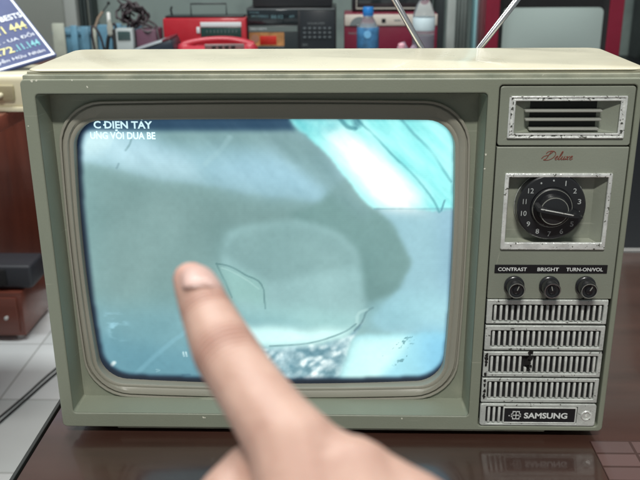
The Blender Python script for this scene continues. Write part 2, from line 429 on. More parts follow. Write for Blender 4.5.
def vnoise(X, Z, s, seed):
    r = np.random.default_rng(seed); g = r.random((160, 160)); x = X*s+40; z = Z*s+40
    xi = np.floor(x).astype(int) % 159; zi = np.floor(z).astype(int) % 159; fx = x-np.floor(x); fz = z-np.floor(z); fx = fx*fx*(3-2*fx); fz = fz*fz*(3-2*fz)
    return g[zi, xi]*(1-fx)*(1-fz)+g[zi, xi+1]*fx*(1-fz)+g[zi+1, xi]*(1-fx)*fz+g[zi+1, xi+1]*fx*fz
def fbm(X, Z, s, seed): return sum(vnoise(X, Z, s*2**i, seed+i)*.5**(i+1) for i in range(4))

def build_screen():
    nx, nz = 380, 290
    X0, X1, Z0, Z1 = -.210, .104, .0230, .2660
    xs = np.linspace(X0, X1, nx); zs = np.linspace(Z0, Z1, nz); X, Z = np.meshgrid(xs, zs)
    cx, cz = (X0+X1)/2, (Z0+Z1)/2
    Y = .0262+.0055*(((X-cx)/(.157))**2+((Z-cz)/(.121))**2)/2*1.15
    C = lambda r, g, b: np.array([r, g, b], float)
    img = np.ones(X.shape+(3,))*C(128, 162, 164)
    n1 = fbm(X, Z, 14, 1); n2 = fbm(X, Z, 60, 11); n3 = fbm(X, Z, 260, 21)
    # wobble for hand made edges
    Xw = X+(n2-.5)*.006; Zw = Z+(fbm(X, Z, 60, 31)-.5)*.006
    def put(poly, col, k=1, a=1.0, wob=True, mod=None):
        nonlocal img
        m = blur(pip(Xw if wob else X, Zw if wob else Z, poly), k)*a
        if mod is not None: m = m*mod
        img = img*(1-m[..., None])+(col if getattr(col, 'ndim', 1) == 3 else C(*col))*m[..., None]
    # upper sky-like area
    g = np.clip((X+.20)/.22, 0, 1)
    put([(-.215, .27), (.03, .27), (.0121, .2139), (.0364, .1906), (.0082, .1914), (-.0483, .1997), (-.1046, .2072), (-.1525, .2163), (-.1841, .2245), (-.2150, .2300)], (150, 188, 202), 2)
    put([(-.16, .262), (-.02, .262), (-.012, .243), (-.04, .236), (-.09, .240), (-.12, .238), (-.15, .25)], (116, 147, 148), 12, .9)
    put([(-.06, .258), (-.01, .258), (.012, .228), (-.02, .224), (-.05, .236)], (126, 156, 162), 10, .8)
    put([(-.2, .2506), (-.18, .252), (-.150, .243), (-.118, .234), (-.10, .212), (-.1525, .2175), (-.1841, .2255), (-.203, .229)], (182, 216, 230), 7, .85)
    put([(-.205, .2615), (-.180, .2615), (-.165, .250), (-.170, .236), (-.190, .232), (-.203, .228)], (206, 234, 240), 7, .8, True, np.clip((fbm(X*1.2-Z*.6, Z*.5+X*.5, 60, 61)-.30)*4, .25, 1))
    put([(-.175, .247), (-.150, .244), (-.115, .226), (-.10, .212), (-.14, .213), (-.175, .225)], (190, 222, 236), 8, .7)
    put([(-.10, .222), (-.05, .236), (.0, .222), (.012, .214), (.034, .192), (-.02, .1935), (-.09, .204)], (158, 196, 214), 9, .8)
    put([(-.2038, .2673), (-.0277, .2671), (-.031, .2608), (-.0264, .2525), (-.205, .2518)], (44, 72, 98), 2, .95, False)
    # left centre mass slightly darker
    put([(-.19, .222), (-.10, .205), (-.02, .19), (.02, .19), (-.02, .165), (-.09, .165), (-.10, .12), (-.19, .11)], (124, 153, 153), 14, .8)
    # right grey-blue strip
    put([(0.0364, 0.1897), (0.12, 0.1881), (0.12, 0.0765), (0.0595, 0.0755), (0.0466, 0.0801), (0.0354, 0.0913), (0.0543, 0.1171), (0.0662, 0.1351), (0.0669, 0.1422), (0.0591, 0.1571), (0.0505, 0.1744)], (151, 190, 203), 2)
    put([(.088, .19), (.12, .19), (.12, .09), (.094, .10)], (140, 178, 200), 8, .7)
    put([(.030, .100), (.055, .118), (.12, .11), (.12, .076), (.03, .076)], (158, 204, 216), 10, .8)
    put([(0.0121, 0.2139), (0.0364, 0.1897), (0.0505, 0.1744), (0.0591, 0.1571), (0.0669, 0.1405), (0.0583, 0.1207), (0.0485, 0.1125), (0.0335, 0.106), (0.0267, 0.1169), (0.0248, 0.1438), (0.0123, 0.1613), (-0.0163, 0.1699), (-0.0325, 0.1828), (-0.008, 0.193)], (116, 150, 150), 3)
    put([(-.040, .252), (-.0139, .2448), (-.0061, .2368), (0.0042, 0.2246), (0.0121, 0.2147), (0.0226, 0.2023), (0.0364, 0.1897), (.03, .18), (.004, .197), (-.018, .216), (-.040, .236)], (124, 156, 160), 5, .8)
    # bowl
    put([(-0.0837, 0.168), (-0.0695, 0.1733), (-0.0448, 0.1768), (-0.0162, 0.1768), (0.0082, 0.1657), (0.0231, 0.1482), (0.0283, 0.126), (0.0293, 0.1033), (0.0211, 0.0846), (0.004, 0.0723), (-0.0261, 0.0654), (-0.0519, 0.0662), (-0.0687, 0.0794), (-0.0804, 0.1073), (-0.0898, 0.1434)], (152, 187, 190), 3)
    put([(-0.0894, 0.1523), (-0.0738, 0.1681), (-0.0449, 0.175), (-0.0163, 0.1751), (0.0082, 0.1639), (0.0231, 0.1474), (0.0248, 0.1421), (0.0082, 0.1349), (-0.0251, 0.1285), (-0.0503, 0.1256), (-0.0668, 0.1328), (-0.079, 0.1417)], (133, 166, 168), 5, .95)
    put([(-.095, .14), (-.055, .125), (-.055, .100), (-.083, .108)], (150, 190, 188), 4, .9)
    put([(-.10, .075), (.022, .0755), (.028, .095), (-.02, .10), (-.09, .10)], (160, 203, 205), 8, .8)
    # lower left blue-grey
    put([(-0.2300, 0.1066), (-0.1793, 0.0986), (-0.1191, 0.0997), (-0.0258, 0.0796), (-0.0267, 0.0115), (-0.2216, 0.0198)], (120, 162, 172), 11)
    put([(-0.2300, 0.0866), (-0.1793, 0.0686), (-0.1191, 0.0597), (-0.0258, 0.0396), (-0.0267, 0.0115), (-0.2216, 0.0118)], (100, 148, 166), 12, .75)
    put([(-0.1942, 0.0927), (-0.1793, 0.0956), (-0.1735, 0.0834), (-0.1781, 0.0691), (-0.1902, 0.071)], (150, 196, 212), 3, 1, True, np.clip((fbm(X*.6, Z*1.6, 120, 41)-.40)*5, 0, 1))
    # ice
    band = np.clip((fbm(Xw*1.0, Zw*.55, 90, 51)-.33)*3.0, 0, 1)
    fine = vnoise(X+n2*.01, Z+n1*.01, 200, 77)
    rp = np.random.default_rng(3); cs = np.stack([rp.uniform(-.075, .035, 330), rp.uniform(.010, .098, 330)], 1); cb = rp.random(330)**1.3
    ix = np.where((X > -.078)&(X < .036)&(Z < .1)); px_, pz_ = Xw[ix]+(n3[ix]-.5)*.003, Zw[ix]
    dd = np.hypot((px_[:, None]-cs[:, 0]), (pz_[:, None]-cs[:, 1])*1.5-(px_[:, None]-cs[:, 0])*.5); od = np.argsort(dd, 1)[:, :2]
    d1 = np.take_along_axis(dd, od[:, :1], 1)[:, 0]; d2 = np.take_along_axis(dd, od[:, 1:2], 1)[:, 0]
    vor = np.zeros(X.shape); vor[ix] = cb[od[:, 0]]*np.clip((d2-d1)/.0007, .15, 1); vor = blur(vor, 0)
    band = .5+.5*band; fine = blur(vor, 1)**1.1*(.75+.5*n3)
    ice = np.stack([84+165*band*fine**.6+26*n3, 126+130*band*fine**.6+26*n3, 142+115*band*fine**.6+26*n3], -1)
    put([(-0.0649, 0.0633), (-0.0347, 0.0634), (-0.0088, 0.0684), (0.0126, 0.0742), (0.0219, 0.0818), (0.0303, 0.0912), (0.0186, 0.0705), (0.0127, 0.0464), (0.0066, 0.0158), (-0.0267, 0.0155), (-0.0662, 0.0152), (-0.0694, 0.0603)], ice, 1)
    put([(-0.1284, 0.0865), (-0.0583, 0.0832), (-0.0258, 0.0796), (0.0083, 0.0799), (0.0211, 0.0826), (0.0126, 0.0742), (-0.0088, 0.0684), (-0.0347, 0.0634), (-0.0588, 0.0652), (-0.0864, 0.0678)], (214, 250, 250), 4)
    # right bottom
    put([(0.0211, 0.0743), (0.0382, 0.0763), (0.12, 0.0767), (0.12, 0.0126), (0.0868, 0.0165), (0.0066, 0.0158), (0.0127, 0.0464)], (160, 216, 232), 2)
    put([(0.0203, 0.0724), (0.051, 0.0745), (0.0681, 0.0727), (0.0641, 0.0613), (0.0474, 0.0418), (0.0363, 0.0161), (0.0064, 0.0158), (0.0127, 0.0455)], (206, 246, 246), 5)
    put([(0.0554, 0.0669), (0.0698, 0.0757), (0.0781, 0.0661), (0.0644, 0.0497), (0.0561, 0.038), (0.0454, 0.0379), (.035, .05), (.05, .06)], (92, 140, 150), 0, .7, True, np.clip((fbm(X, Z*.8, 300, 91)-.58)*14, 0, 1))
    put([(.075, .078), (.12, .078), (.12, .02), (.085, .02)], (126, 190, 224), 10, .75)
    fold = (fbm(X*1.0+Z*.9, Z*.25-X*.25, 70, 131)-.5)
    img += (fold*26)[..., None]*blur(pip(X, Z, [(-.215, .25), (-.18, .225), (-.05, .20), (.035, .19), (.012, .215), (-.02, .262), (-.2, .262)]), 8)[..., None]
    img += ((fbm(X, Z, 22, 141)-.5)*20)[..., None]
    # bright corner
    bright = [(-0.0325, 0.2616), (-0.0256, 0.2544), (-0.0139, 0.2448), (-0.0061, 0.2368), (0.0042, 0.2246), (0.0121, 0.2147), (0.0226, 0.2023), (0.0364, 0.1897), (0.0566, 0.1889), (0.0848, 0.1873), (0.12, 0.1873), (0.12, 0.2784), (-0.0324, 0.2786)]
    put(bright, (160, 238, 240), 1)
    put([(-0.0036, 0.2592), (0.012, 0.2512), (0.0357, 0.2368), (0.06, 0.214), (0.0823, 0.1898), (0.050, 0.1897), (0.0338, 0.204), (0.0161, 0.2226), (0.0002, 0.2408)], (252, 255, 255), 8, 1.0)
    put([(.012, .245), (.035, .235), (.062, .205), (.07, .191), (.045, .191), (.02, .225)], (255, 255, 255), 6, 1)
    put([(-.033, .262), (.02, .262), (.0, .250), (-.016, .2465), (-.026, .2545)], (110, 190, 202), 3, .55, True, np.clip((n2-.35)*4, 0, 1))
    img += ((fbm(X*.9+Z*.9, (Z-X)*.2, 90, 151)-.5)*60)[..., None]*blur(pip(Xw, Zw, bright), 2)[..., None]*C(1.5, .8, .7)
    def line(pts, col, w_, a=1.0):
        nonlocal img
        if len(pts) > 2: pts = [(q.x, q.y) for q in spline([(p[0], p[1], 0) for p in pts], 4)]
        m = np.clip(1.4-segd(X+(n2-.5)*.003, Z+(n1-.5)*.003, pts)/w_, 0, 1)*a*.75*np.clip(.45+(n2-.2)*1.4, .3, 1); img = img*(1-m[..., None])+C(*col)*m[..., None]
    line([(0.0206, 0.2615), (0.038, 0.2448), (0.0638, 0.2189), (0.0803, 0.1999), (0.0889, 0.1856)], (72, 140, 152), .0010, .8)
    line([(0.0548, 0.2614), (0.0749, 0.2408), (0.0873, 0.2246), (0.0974, 0.2107)], (90, 158, 170), .0012, .8)
    line([(0.0081, 0.2615), (0.0143, 0.2552), (0.0206, 0.2536)], (60, 120, 135), .0016, .8)
    line([(.020, .2615), (.022, .2575)], (50, 100, 120), .0035, .8)
    line([(-0.0941, 0.1407), (-0.0904, 0.13), (-0.0828, 0.11)], (92, 128, 130), .0008, .8)
    line([(-0.0941, 0.1407), (-0.0833, 0.1381), (-0.0711, 0.131), (-0.0571, 0.122), (-0.0552, 0.1)], (84, 120, 124), .0008, .85)
    line([(-0.090, 0.1367), (-0.0833, 0.1341), (-0.0711, 0.127), (-0.0601, 0.118)], (180, 212, 210), .0007, .7)
    line([(-0.1714, 0.0342), (-0.1477, 0.0578), (-0.1202, 0.0809)], (140, 188, 206), .0022, .5)
    line([(-0.0996, 0.2246), (-0.0854, 0.2384), (-0.0787, 0.2465)], (168, 202, 210), .0020, .5)
    line([(0.0205, 0.079), (0.0265, 0.0865), (0.0303, 0.0968), (0.0353, 0.1005)], (88, 120, 128), .0010, .8)
    line([(0.0225, 0.085), (0.0235, 0.095), (0.0303, 0.0988)], (196, 228, 228), .0014, .8)
    line([(-0.0519, 0.0642), (-0.0174, 0.0673), (0.0083, 0.076), (0.0219, 0.0854)], (84, 120, 128), .0009, .75)
    line([(0.0365, 0.1889), (0.0985, 0.1881)], (100, 140, 160), .0009, .5)
    line([(.0905, .1865), (.0925, .195)], (70, 120, 140), .0009, .8)
    line([(-.1635, .236), (-.160, .240), (-.158, .2445)], (90, 125, 130), .0009, .8)
    line([(-.170, .225), (-.172, .2215)], (80, 110, 120), .0009, .8)
    line([(.034, .0292), (.047, .0298)], (40, 70, 92), .0015, .9)
    # little pictograms at the lower edge
    line([(-.1915, .0425), (-.1893, .0452)], (246, 252, 252), .0018)
    line([(-.1275, .0535), (-.1275, .0575)], (220, 240, 245), .0008); line([(-.1250, .0535), (-.1250, .0575)], (220, 240, 245), .0008)
    line([(-.153, .0372), (-.150, .0385), (-.153, .0395)], (170, 205, 215), .0006, .8)
    line([(-.130, .0345), (-.124, .0350)], (60, 95, 120), .0012, .7)
    # scan lines and noise, soft dark edge of the tube
    img *= (1+(n1-.5)*.05+(n3-.5)*.05)[..., None]
    img *= (1+.007*np.sin(Z*2*PI/.00165))[..., None]
    e = np.minimum.reduce([X-(-.2020+.0045*0), Z-(.0308+.0*X)])
    lp = np.array(bloop(-.1972, .0975, .0352, .2612, .022, bl=.0045, br=.0030, bb=.0030, bt=.0012))
    m = blur(pip(X, Z, [tuple(p) for p in lp]), 2)
    img = C(7, 20, 40)*(1-m[..., None])+img*m[..., None]
    img = img+((fbm(X, Z, 35, 171)-.5)*10+(fbm(X, Z, 9, 181)-.5)*14)[..., None]
    img = img*np.array([1.05, 1.07, 1.055])
    img = np.clip(img, 0, 255)/255
    lin = np.where(img <= .04045, img/12.92, ((img+.055)/1.055)**2.4)
    me = bpy.data.meshes.new('picture_tube')
    V = np.stack([X, Y, Z], -1).reshape(-1, 3)
    idx = np.arange(nx*nz).reshape(nz, nx)
    F = np.stack([idx[:-1, :-1], idx[:-1, 1:], idx[1:, 1:], idx[1:, :-1]], -1).reshape(-1, 4)
    me.vertices.add(len(V)); me.vertices.foreach_set('co', V.ravel())
    me.loops.add(F.size); me.loops.foreach_set('vertex_index', F.ravel().astype(np.int32))
    me.polygons.add(len(F)); me.polygons.foreach_set('loop_start', (np.arange(len(F))*4).astype(np.int32))
    me.update(calc_edges=True); me.validate()
    at = me.color_attributes.new('picture', 'FLOAT_COLOR', 'POINT')
    at.data.foreach_set('color', np.concatenate([lin.reshape(-1, 3), np.ones((nx*nz, 1))], 1).ravel())
    m_ = bpy.data.materials.new('lit_screen'); m_.use_nodes = True; nt = m_.node_tree; p = nt.nodes['Principled BSDF']
    p.inputs['Base Color'].default_value = (.03, .035, .035, 1); p.inputs['Roughness'].default_value = .12; p.inputs['Specular IOR Level'].default_value = .35
    a = nt.nodes.new('ShaderNodeAttribute'); a.attribute_name = 'picture'
    nt.links.new(a.outputs['Color'], p.inputs['Emission Color']); p.inputs['Emission Strength'].default_value = 1.0
    o = mesh_obj('picture_tube', me, m_, tv, 0)
    for q in me.polygons: q.use_smooth = True
    return o
tube_o = build_screen()
M['caption'] = mat('screen_caption', (.5, .7, .75), .5, emis=(.62, .86, .93), estr=.95)
def on_glass(o):
    for v in o.data.vertices:
        x, z = v.co.x, v.co.z; cx, cz = -.053, .1445
        v.co.y = .0262+.0055*(((x-cx)/.157)**2+((z-cz)/.121)**2)/2*1.15-.0004
for s, x, z, w_, h, acc in (('C DIEN TAY', -.1870, .2536, .0470, .0060, ((.166, 0, 1.3, .5), (.375, 1.15, 1.0, 1.32), (.385, -.30, .7, -.10), (.815, 1.15, 1.0, 1.32))),
                      ('UNG VOI DUA BE', -.1905, .2452, .0525, .0058, ((.095, .85, .8, 1.1), (.395, 1.12, .6, 1.35), (.43, .85, .6, 1.08)))):
    o = text('screen_caption', M['caption'], tube_o, s, x, z, w_, h, 0, bold=.028); on_glass(o)
    bm = bmesh.new()
    for u, z0, ww, z1 in acc:
        if z1 == .5: z0, z1 = .40, .56
        add_box(bm, x+u*w_, x+u*w_+ww*.0013, -.0001, 0, z+z0*h, z+z1*h)
    o = from_bm(bm, 'screen_caption', M['caption'], tube_o, 0); on_glass(o)

# ---- right hand control panel (all in front-plane coordinates)
ctl = plate('panel_top', M['panel'], tv, [rrect(.1262, .2246, .2467, .2911, .0022), rrect(.1372, .2148, .2560, .2808, .0006)], .0003, .006, .0007)
mid = plate('panel_middle', M['panel'], tv, [rrect(.1262, .2246, .1218, .2456, .0008), rrect(.1345, .2132, .1655, .2244, .0006)], .0003, .006, .0006)
bpy.context.view_layer.update()
plate('panel_backing', M['groove'], tv, [rrect(.1236, .2270, .0030, .2935, .002)], .0158, .002, .0002)
# joint sides
# vent
fr = plate('vent_frame', M['chrome'], tv, [rrect(.1331, .2187, .2527, .2838, .0008), rrect(.1373, .2146, .2560, .2807, .0004)], -.0006, .0016, .0003)
plate('outer_ridge', M['chrome2'], fr, [rrect(.1328, .2190, .2524, .2841, .0008), rrect(.1344, .2175, .2538, .2827, .0006)], -.0014, .0020, .0006)
plate('inner_ridge', M['chrome2'], fr, [rrect(.1362, .2157, .2550, .2817, .0005), rrect(.1376, .2143, .2563, .2804, .0004)], -.0012, .0020, .0005)
bm = bmesh.new()
f0 = rrect(.1376, .2143, .2563, .2804, .0004, 2); f1 = rrect(.1500, .1995, .2580, .2792, .0004, 2)
A = [bm.verts.new((x, .0012, z)) for x, z in f0]; B = [bm.verts.new((x, .0075, z)) for x, z in f1]
for i in range(len(A)): bm.faces.new((A[i], A[(i+1) % len(A)], B[(i+1) % len(A)], B[i]))
from_bm(bm, 'vent_well', M['panel'], ctl, 20)
box('vent_depth', M['groove'], ctl, .1495, .2000, .0076, .0090, .2575, .2797)
for z, x0, x1 in ((.2726, .1452, .2020), (.2661, .1458, .2018), (.2590, .1490, .2005)):
    bm = bmesh.new(); add_box(bm, x0, x1, .0004, .0074, z-.0009, z+.0009, bev=.0006); from_bm(bm, 'louvre', M['louvre'], ctl)
# script lettering "Deluxe"
def script(name, strokes, x, z, s, y, r, m, parent, shear=.35):
    bm = bmesh.new()
    for st in strokes:
        pts = spline([(x+(a+b*shear)*s, y, z+b*s) for a, b in st], 6); add_tube(bm, pts, r, 6)
    return from_bm(bm, name, m, parent, 60)
D_ = [[(-.55, .15), (-.35, .45), (.1, .62), (.45, .98), (.25, 1.02), (.12, .6), (-.02, .15), (-.25, .02), (-.1, -.03), (.35, .0), (.75, .25), (.88, .65), (.65, .98), (.2, 1.08), (-.15, .95), (-.25, .75)]]
def e_(x0): return [[(x0-.05, .18), (x0+.16, .26), (x0+.24, .42), (x0+.12, .46), (x0+.03, .25), (x0+.08, .04), (x0+.22, .03), (x0+.36, .16)]]
ST = D_+e_(1.02)+[[(1.38, .16), (1.58, .6), (1.62, .98), (1.52, .96), (1.46, .5), (1.46, .08), (1.56, .02), (1.68, .16)]]
ST += [[(1.68, .16), (1.80, .44), (1.76, .12), (1.84, .02), (1.98, .12), (2.08, .44), (2.04, .1), (2.12, .02), (2.26, .2)]]
ST += [[(2.26, .36), (2.36, .42), (2.42, .22), (2.50, .03), (2.62, .1)], [(2.66, .44), (2.52, .36), (2.38, .12), (2.26, .02)]]+e_(2.72)
script('script_lettering', ST, .1632, .2358, .0064, .0001, .00025, M['red_print'], mid)
# dial window
plate('dial_frame', M['chrome2'], tv, [rrect(.1335, .2145, .1640, .2256, .0012), rrect(.1368, .2113, .1700, .2224, .0006)], -.0016, .0026, .0009)
bm = bmesh.new()
f0 = rrect(.1350, .2128, .1668, .2238, .0004, 2); f1 = rrect(.1366, .2040, .1705, .2224, .0004, 2)
A = [bm.verts.new((x, .0010, z)) for x, z in f0]; B = [bm.verts.new((x, .0085, z)) for x, z in f1]
for i in range(len(A)): bm.faces.new((A[i], A[(i+1) % len(A)], B[(i+1) % len(A)], B[i]))
bm.faces.new(B)
from_bm(bm, 'dial_well', M['panel'], mid, 20)
DC = Vector((.1703, 0, .1988))
RX = (R(90), 0, 0)
dl = lathe('channel_dial', M['satin'], tv, [(0, -.0078), (.0262, -.0078), (.0264, -.0050), (.0262, .0006), (.0252, .0014), (.0163, .0016), (.0158, .0004), (0, .0004)], DC, RX, 96)
lathe('skirt_ring', M['silver'], dl, [(.0267, -.0072), (.0270, -.0072), (.0270, -.0062), (.0267, -.0062)], DC, RX, 96)
nums = ['7', '8', '9', '10', '11', '12']
for k in range(14):
    a = R(-90-25.714*k); s = (nums+['.', "'", '1', '2', '3', '4', '5', '6'])[k]
    px, pz = DC.x+.0213*math.cos(a), DC.z+.0213*math.sin(a)
    h = .0040; w_ = .0026*len(s)+(.0012 if len(s) > 1 else 0)
    if s in ".'":
        lathe('numeral', M['numerals'], dl, [(0, 0), (.0007, 0), (.0006, .0003), (0, .0003)], (px, -.0016, pz), RX, 12); continue
    w_ = {'1': .0007, '11': .0026, '10': .0042, '12': .0042}.get(s, w_)
    o = text('numeral', M['numerals'], dl, s, px-w_/2, pz-h/2, w_, h, -.0018, bold=.004)
lathe('collar', M['black'], dl, [(0, .0014), (.0160, .0014), (.0160, .0030), (.0150, .0042), (.0140, .0045), (0, .0045)], DC, RX, 72)
lathe('chrome_ring', M['louvre'], dl, [(.0148, .0042), (.0151, .0042), (.0151, .0045), (.0148, .0045)], DC, RX, 72)
lathe('hub', M['satin'], dl, [(0, .0045), (.0118, .0045), (.0112, .0100), (.0100, .0118), (.006, .0124), (0, .0126)], DC, RX, 64)
lathe('hub_ring', M['louvre'], dl, [(.0102, .0112), (.0106, .0112), (.0106, .0117), (.0102, .0117)], DC, RX, 64)
# pointer bar across the hub
pa = R(-11)
mt = Matrix.Translation(DC) @ Matrix.Rotation(-pa, 4, 'Y')
bm = bmesh.new()
pr = [(-.0150, .0016), (-.0130, .0028), (.012, .0030), (.0215, .0014), (.0215, -.0010), (.012, -.0028), (-.0130, -.0030), (-.0150, -.0016)]
f = bm.faces.new([bm.verts.new((x, -.0030, z)) for x, z in pr]); e = bmesh.ops.extrude_face_region(bm, geom=[f])
for v in e['geom']:
    if isinstance(v, bmesh.types.BMVert): v.co.y = -.0165; v.co.z *= .62; v.co.x = v.co.x*.97
bmesh.ops.bevel(bm, geom=bm.edges[:], offset=.0005, segments=2, affect='EDGES')
bmesh.ops.transform(bm, matrix=mt, verts=bm.verts)
from_bm(bm, 'pointer_bar', M['satin'], dl, 30)
bm = bmesh.new(); add_box(bm, -.012, .0135, -.0170, -.0164, .0006, .0014, bev=.0002); bmesh.ops.transform(bm, matrix=mt, verts=bm.verts); from_bm(bm, 'pointer_line', M['chrome2'], dl)
bm = bmesh.new(); add_box(bm, .0165, .0205, -.0140, -.0134, -.0008, .0004); bmesh.ops.transform(bm, matrix=mt, verts=bm.verts); from_bm(bm, 'pointer_line', M['white'], dl)
# name strip and three knobs
ns = plate('name_strip', M['black'], tv, [rrect(.1305, .2187, .1439, .1510, .0003)], -.0002, .0008, .0001)
for s, x0, x1 in (('CONTRAST', .1331, .1556), ('BRIGHT', .1640, .1808), ('TURN-ON/VOL', .1866, .2152)):
    text('print', M['white'], ns, s, x0, .1458, x1-x0, .0031, -.0005, bold=.02)
for i, (x, a) in enumerate(((.1466, 20), (.1743, -15), (.2028, 30))):
    z = .1338
    k = lathe('knob', M['satin'], tv, [(0, -.001), (.0078, -.001), (.0080, .0016), (.0076, .0022), (.0068, .0026), (.0066, .0050), (.0067, .0112), (.0061, .0122), (.0052, .0121), (.0050, .0110), (.0035, .0106), (0, .0106)], (x, 0, z), RX, 48)
    lathe('knob_cap', M['black'], k, [(0, .0106), (.0030, .0106), (.0028, .0120), (.0012, .0124), (0, .0124)], (x, 0, z), RX, 32)
    lathe('knob_ring', M['steel'] if i == 1 else M['louvre'], k, [(.0058, .0120), (.0061, .0120), (.0061, .0124), (.0058, .0124)], (x, 0, z), RX, 48)
    bm = bmesh.new(); add_box(bm, -.0003, .0003, -.0128, -.0122, .0005, .0040)
    bmesh.ops.transform(bm, matrix=Matrix.Translation((x, 0, z)) @ Matrix.Rotation(R(a), 4, 'Y'), verts=bm.verts); from_bm(bm, 'index_mark', M['louvre'], k)
    chip(x-.0006, .1222, .0013, mid, y=.0002, m='burn', sx=1.2, sz=.6, name='wear_mark')
# grille rows
rows = [(.1000, .1210), (.0764, .0982), (.0519, .0746), (.0278, .0502)]
slots = [(.1018, .1168), (.0790, .0940), (.0550, .0712), (.0311, .0472)]
for ri, ((z0, z1), (s0, s1)) in enumerate(zip(rows, slots)):
    g = plate('speaker_grille', M['silver'], tv, [rrect(.1264, .2226, z0, z1, .0006), rrect(.1310, .2193, s0, s1, .0008)], -.0006, .0040, .0006)
    bm = bmesh.new()
    for k in range(19):
        x = .1310+(.0883/19)*(k+.5)+random.uniform(-.00008, .00008)
        if ri == 2 and k == 6:
            add_box(bm, x-.0011, x+.0011, -.0002, .0030, s0+.0004, s0+.0050, bev=.0007); continue
        add_box(bm, x-.00105, x+.00105, -.0004+random.uniform(-.0001, .0002), .0030, s0+.0007, s1-.0009, bev=.0007)
    from_bm(bm, 'grille_bars', M['bars'], g)
    box('grille_backing', M['matblack'], g, .1306, .2197, .0031, .0036, s0-.0002, s1+.0002)
    if ri == 2:
        for x, z, r in ((.1634, .0740, .0022), (.1645, .0700, .0030), (.1630, .0660, .0026), (.1648, .0625, .0016), (.1640, .0590, .0011), (.1652, .0748, .0015)): chip(x, z, r, g, y=-.0012, m='burn', n=12, name='burn_mark')
        for z, r in ((.0720, .0016), (.0690, .0019), (.0655, .0017), (.0625, .0013), (.0540, .0017)): chip(.1286, z, r, g, y=-.0008, m='burn', n=11, sx=.85, sz=1.3, name='burn_mark')
    if ri == 3:
        for z, r in ((.0480, .0013), (.0440, .0016), (.0385, .0015), (.0330, .0018), (.0355, .001)): chip(.1286, z, r, g, y=-.0008, m='burn', n=11, sx=.8, sz=1.4, name='burn_mark')
chip(.2224, .0750, .0015, tv, y=-.0008, m='burn', n=11, name='burn_mark')
g = plate('badge_panel', M['silver'], tv, [rrect(.1264, .2230, .0054, .0262, .0022), rrect(.1312, .2075, .0074, .0236, .0006)], -.0006, .0040, .0006)
box('badge_backing', M['matblack'], g, .1308, .2079, .0031, .0036, .0072, .0238)
bm = bmesh.new()
for k in range(3): add_box(bm, .1328+k*.0043, .1350+k*.0043, -.0003, .0030, .0082, .0228, bev=.0007)
from_bm(bm, 'grille_bars', M['bars'], g)
plate('badge_border', M['bars'], g, [rrect(.1456, .2068, .0078, .0232, .0006), rrect(.1467, .2057, .0089, .0221, .0004)], -.0010, .0036, .0003)
bd = plate('badge', M['black'], g, [rrect(.1466, .2058, .0088, .0222, .0004)], -.0004, .0030, .0002)
text('brand_lettering', M['white'], bd, 'SAMSUNG', .1632, .0125, .0362, .0056, -.0008, bold=.035)
# emblem: four-armed outline mark
def emblem(cx, cz, s):
    bm = bmesh.new(); th = s*.13
    for sx in (-1, 1):
        for sz in (-1, 1):
            for (a, b, c_, d) in ((.10, .72, .58, .72+.16), (.58, .30, .74, .88), (.58, .28, 1.0, .42), (.88, .08, 1.02, .42)):
                xa, xb = sorted((cx+sx*a*s*.92, cx+sx*c_*s*.92)); za, zb = sorted((cz+sz*b*s, cz+sz*d*s))
                add_box(bm, xa, xb, -.0009, -.0006, za, zb)
    add_box(bm, cx-.0030, cx+.0030, -.0009, -.0006, cz-.0003, cz+.0003); add_box(bm, cx-.0003, cx+.0003, -.0010, -.0007, cz-.0036, cz+.0036)
    return from_bm(bm, 'emblem', M['white'], bd, 0)
emblem(.1565, .0155, .0044)
chip(.1508, .0150, .0008, bd, y=-.0005, m='bars', name='speck')
lathe('headphone_jack', M['chrome2'], g, [(.0047, -.001), (.0047, .0008), (.0041, .0014), (.0033, .0012), (.0030, -.001)], (.2152, 0, .0155), RX, 40)
lathe('jack_socket', M['black'], g, [(0, -.0010), (.0031, -.0010), (.0031, .0002), (0, .0002)], (.2152, 0, .0155), RX, 30)
lathe('jack_pin', M['chrome2'], g, [(0, .0002), (.0016, .0002), (.0011, .0008), (0, .0009)], (.2152, 0, .0155), RX, 20)
# worn spots on the frame
for x, z, r in ((-.2205, .2960, .0012), (-.2170, .2962, .0009), (-.1795, .2915, .0009), (-.1905, .2963, .0007), (-.108, .0102, .0011), (-.1065, .0100, .0008), (.0610, .0110, .0008), (.1180, .2400, .0009), (.1178, .2290, .0007), (-.2275, .262, .0006)):
    chip(x, z, r, bez, y=.0000)
# two telescopic antennas
A0 = Vector((.104, .150, .262))
for p1, d in (((.0803, .14, .3017), (-.0249, 0, .0420)), ((.1306, .14, .3015), (.0305, 0, .0417))):
    p1 = Vector(p1); d = Vector(d).normalized(); b = p1-d*.035; q = [b, p1+d*.07, p1+d*.0705, p1+d*.19, p1+d*.1905, p1+d*.30]
    o = tube('antenna', M['steel'], tv, q, [.0028, .0028, .0024, .0024, .0019, .0019], 14)
    lathe('antenna_joint', M['black'], o, [(0, -.006), (.005, -.006), (.006, 0), (.005, .006), (0, .006)], b, (R(90), 0, 0), 20)
box('antenna_base', M['black'], tv, .085, .130, .134, .154, .245, .282, bev=.004)

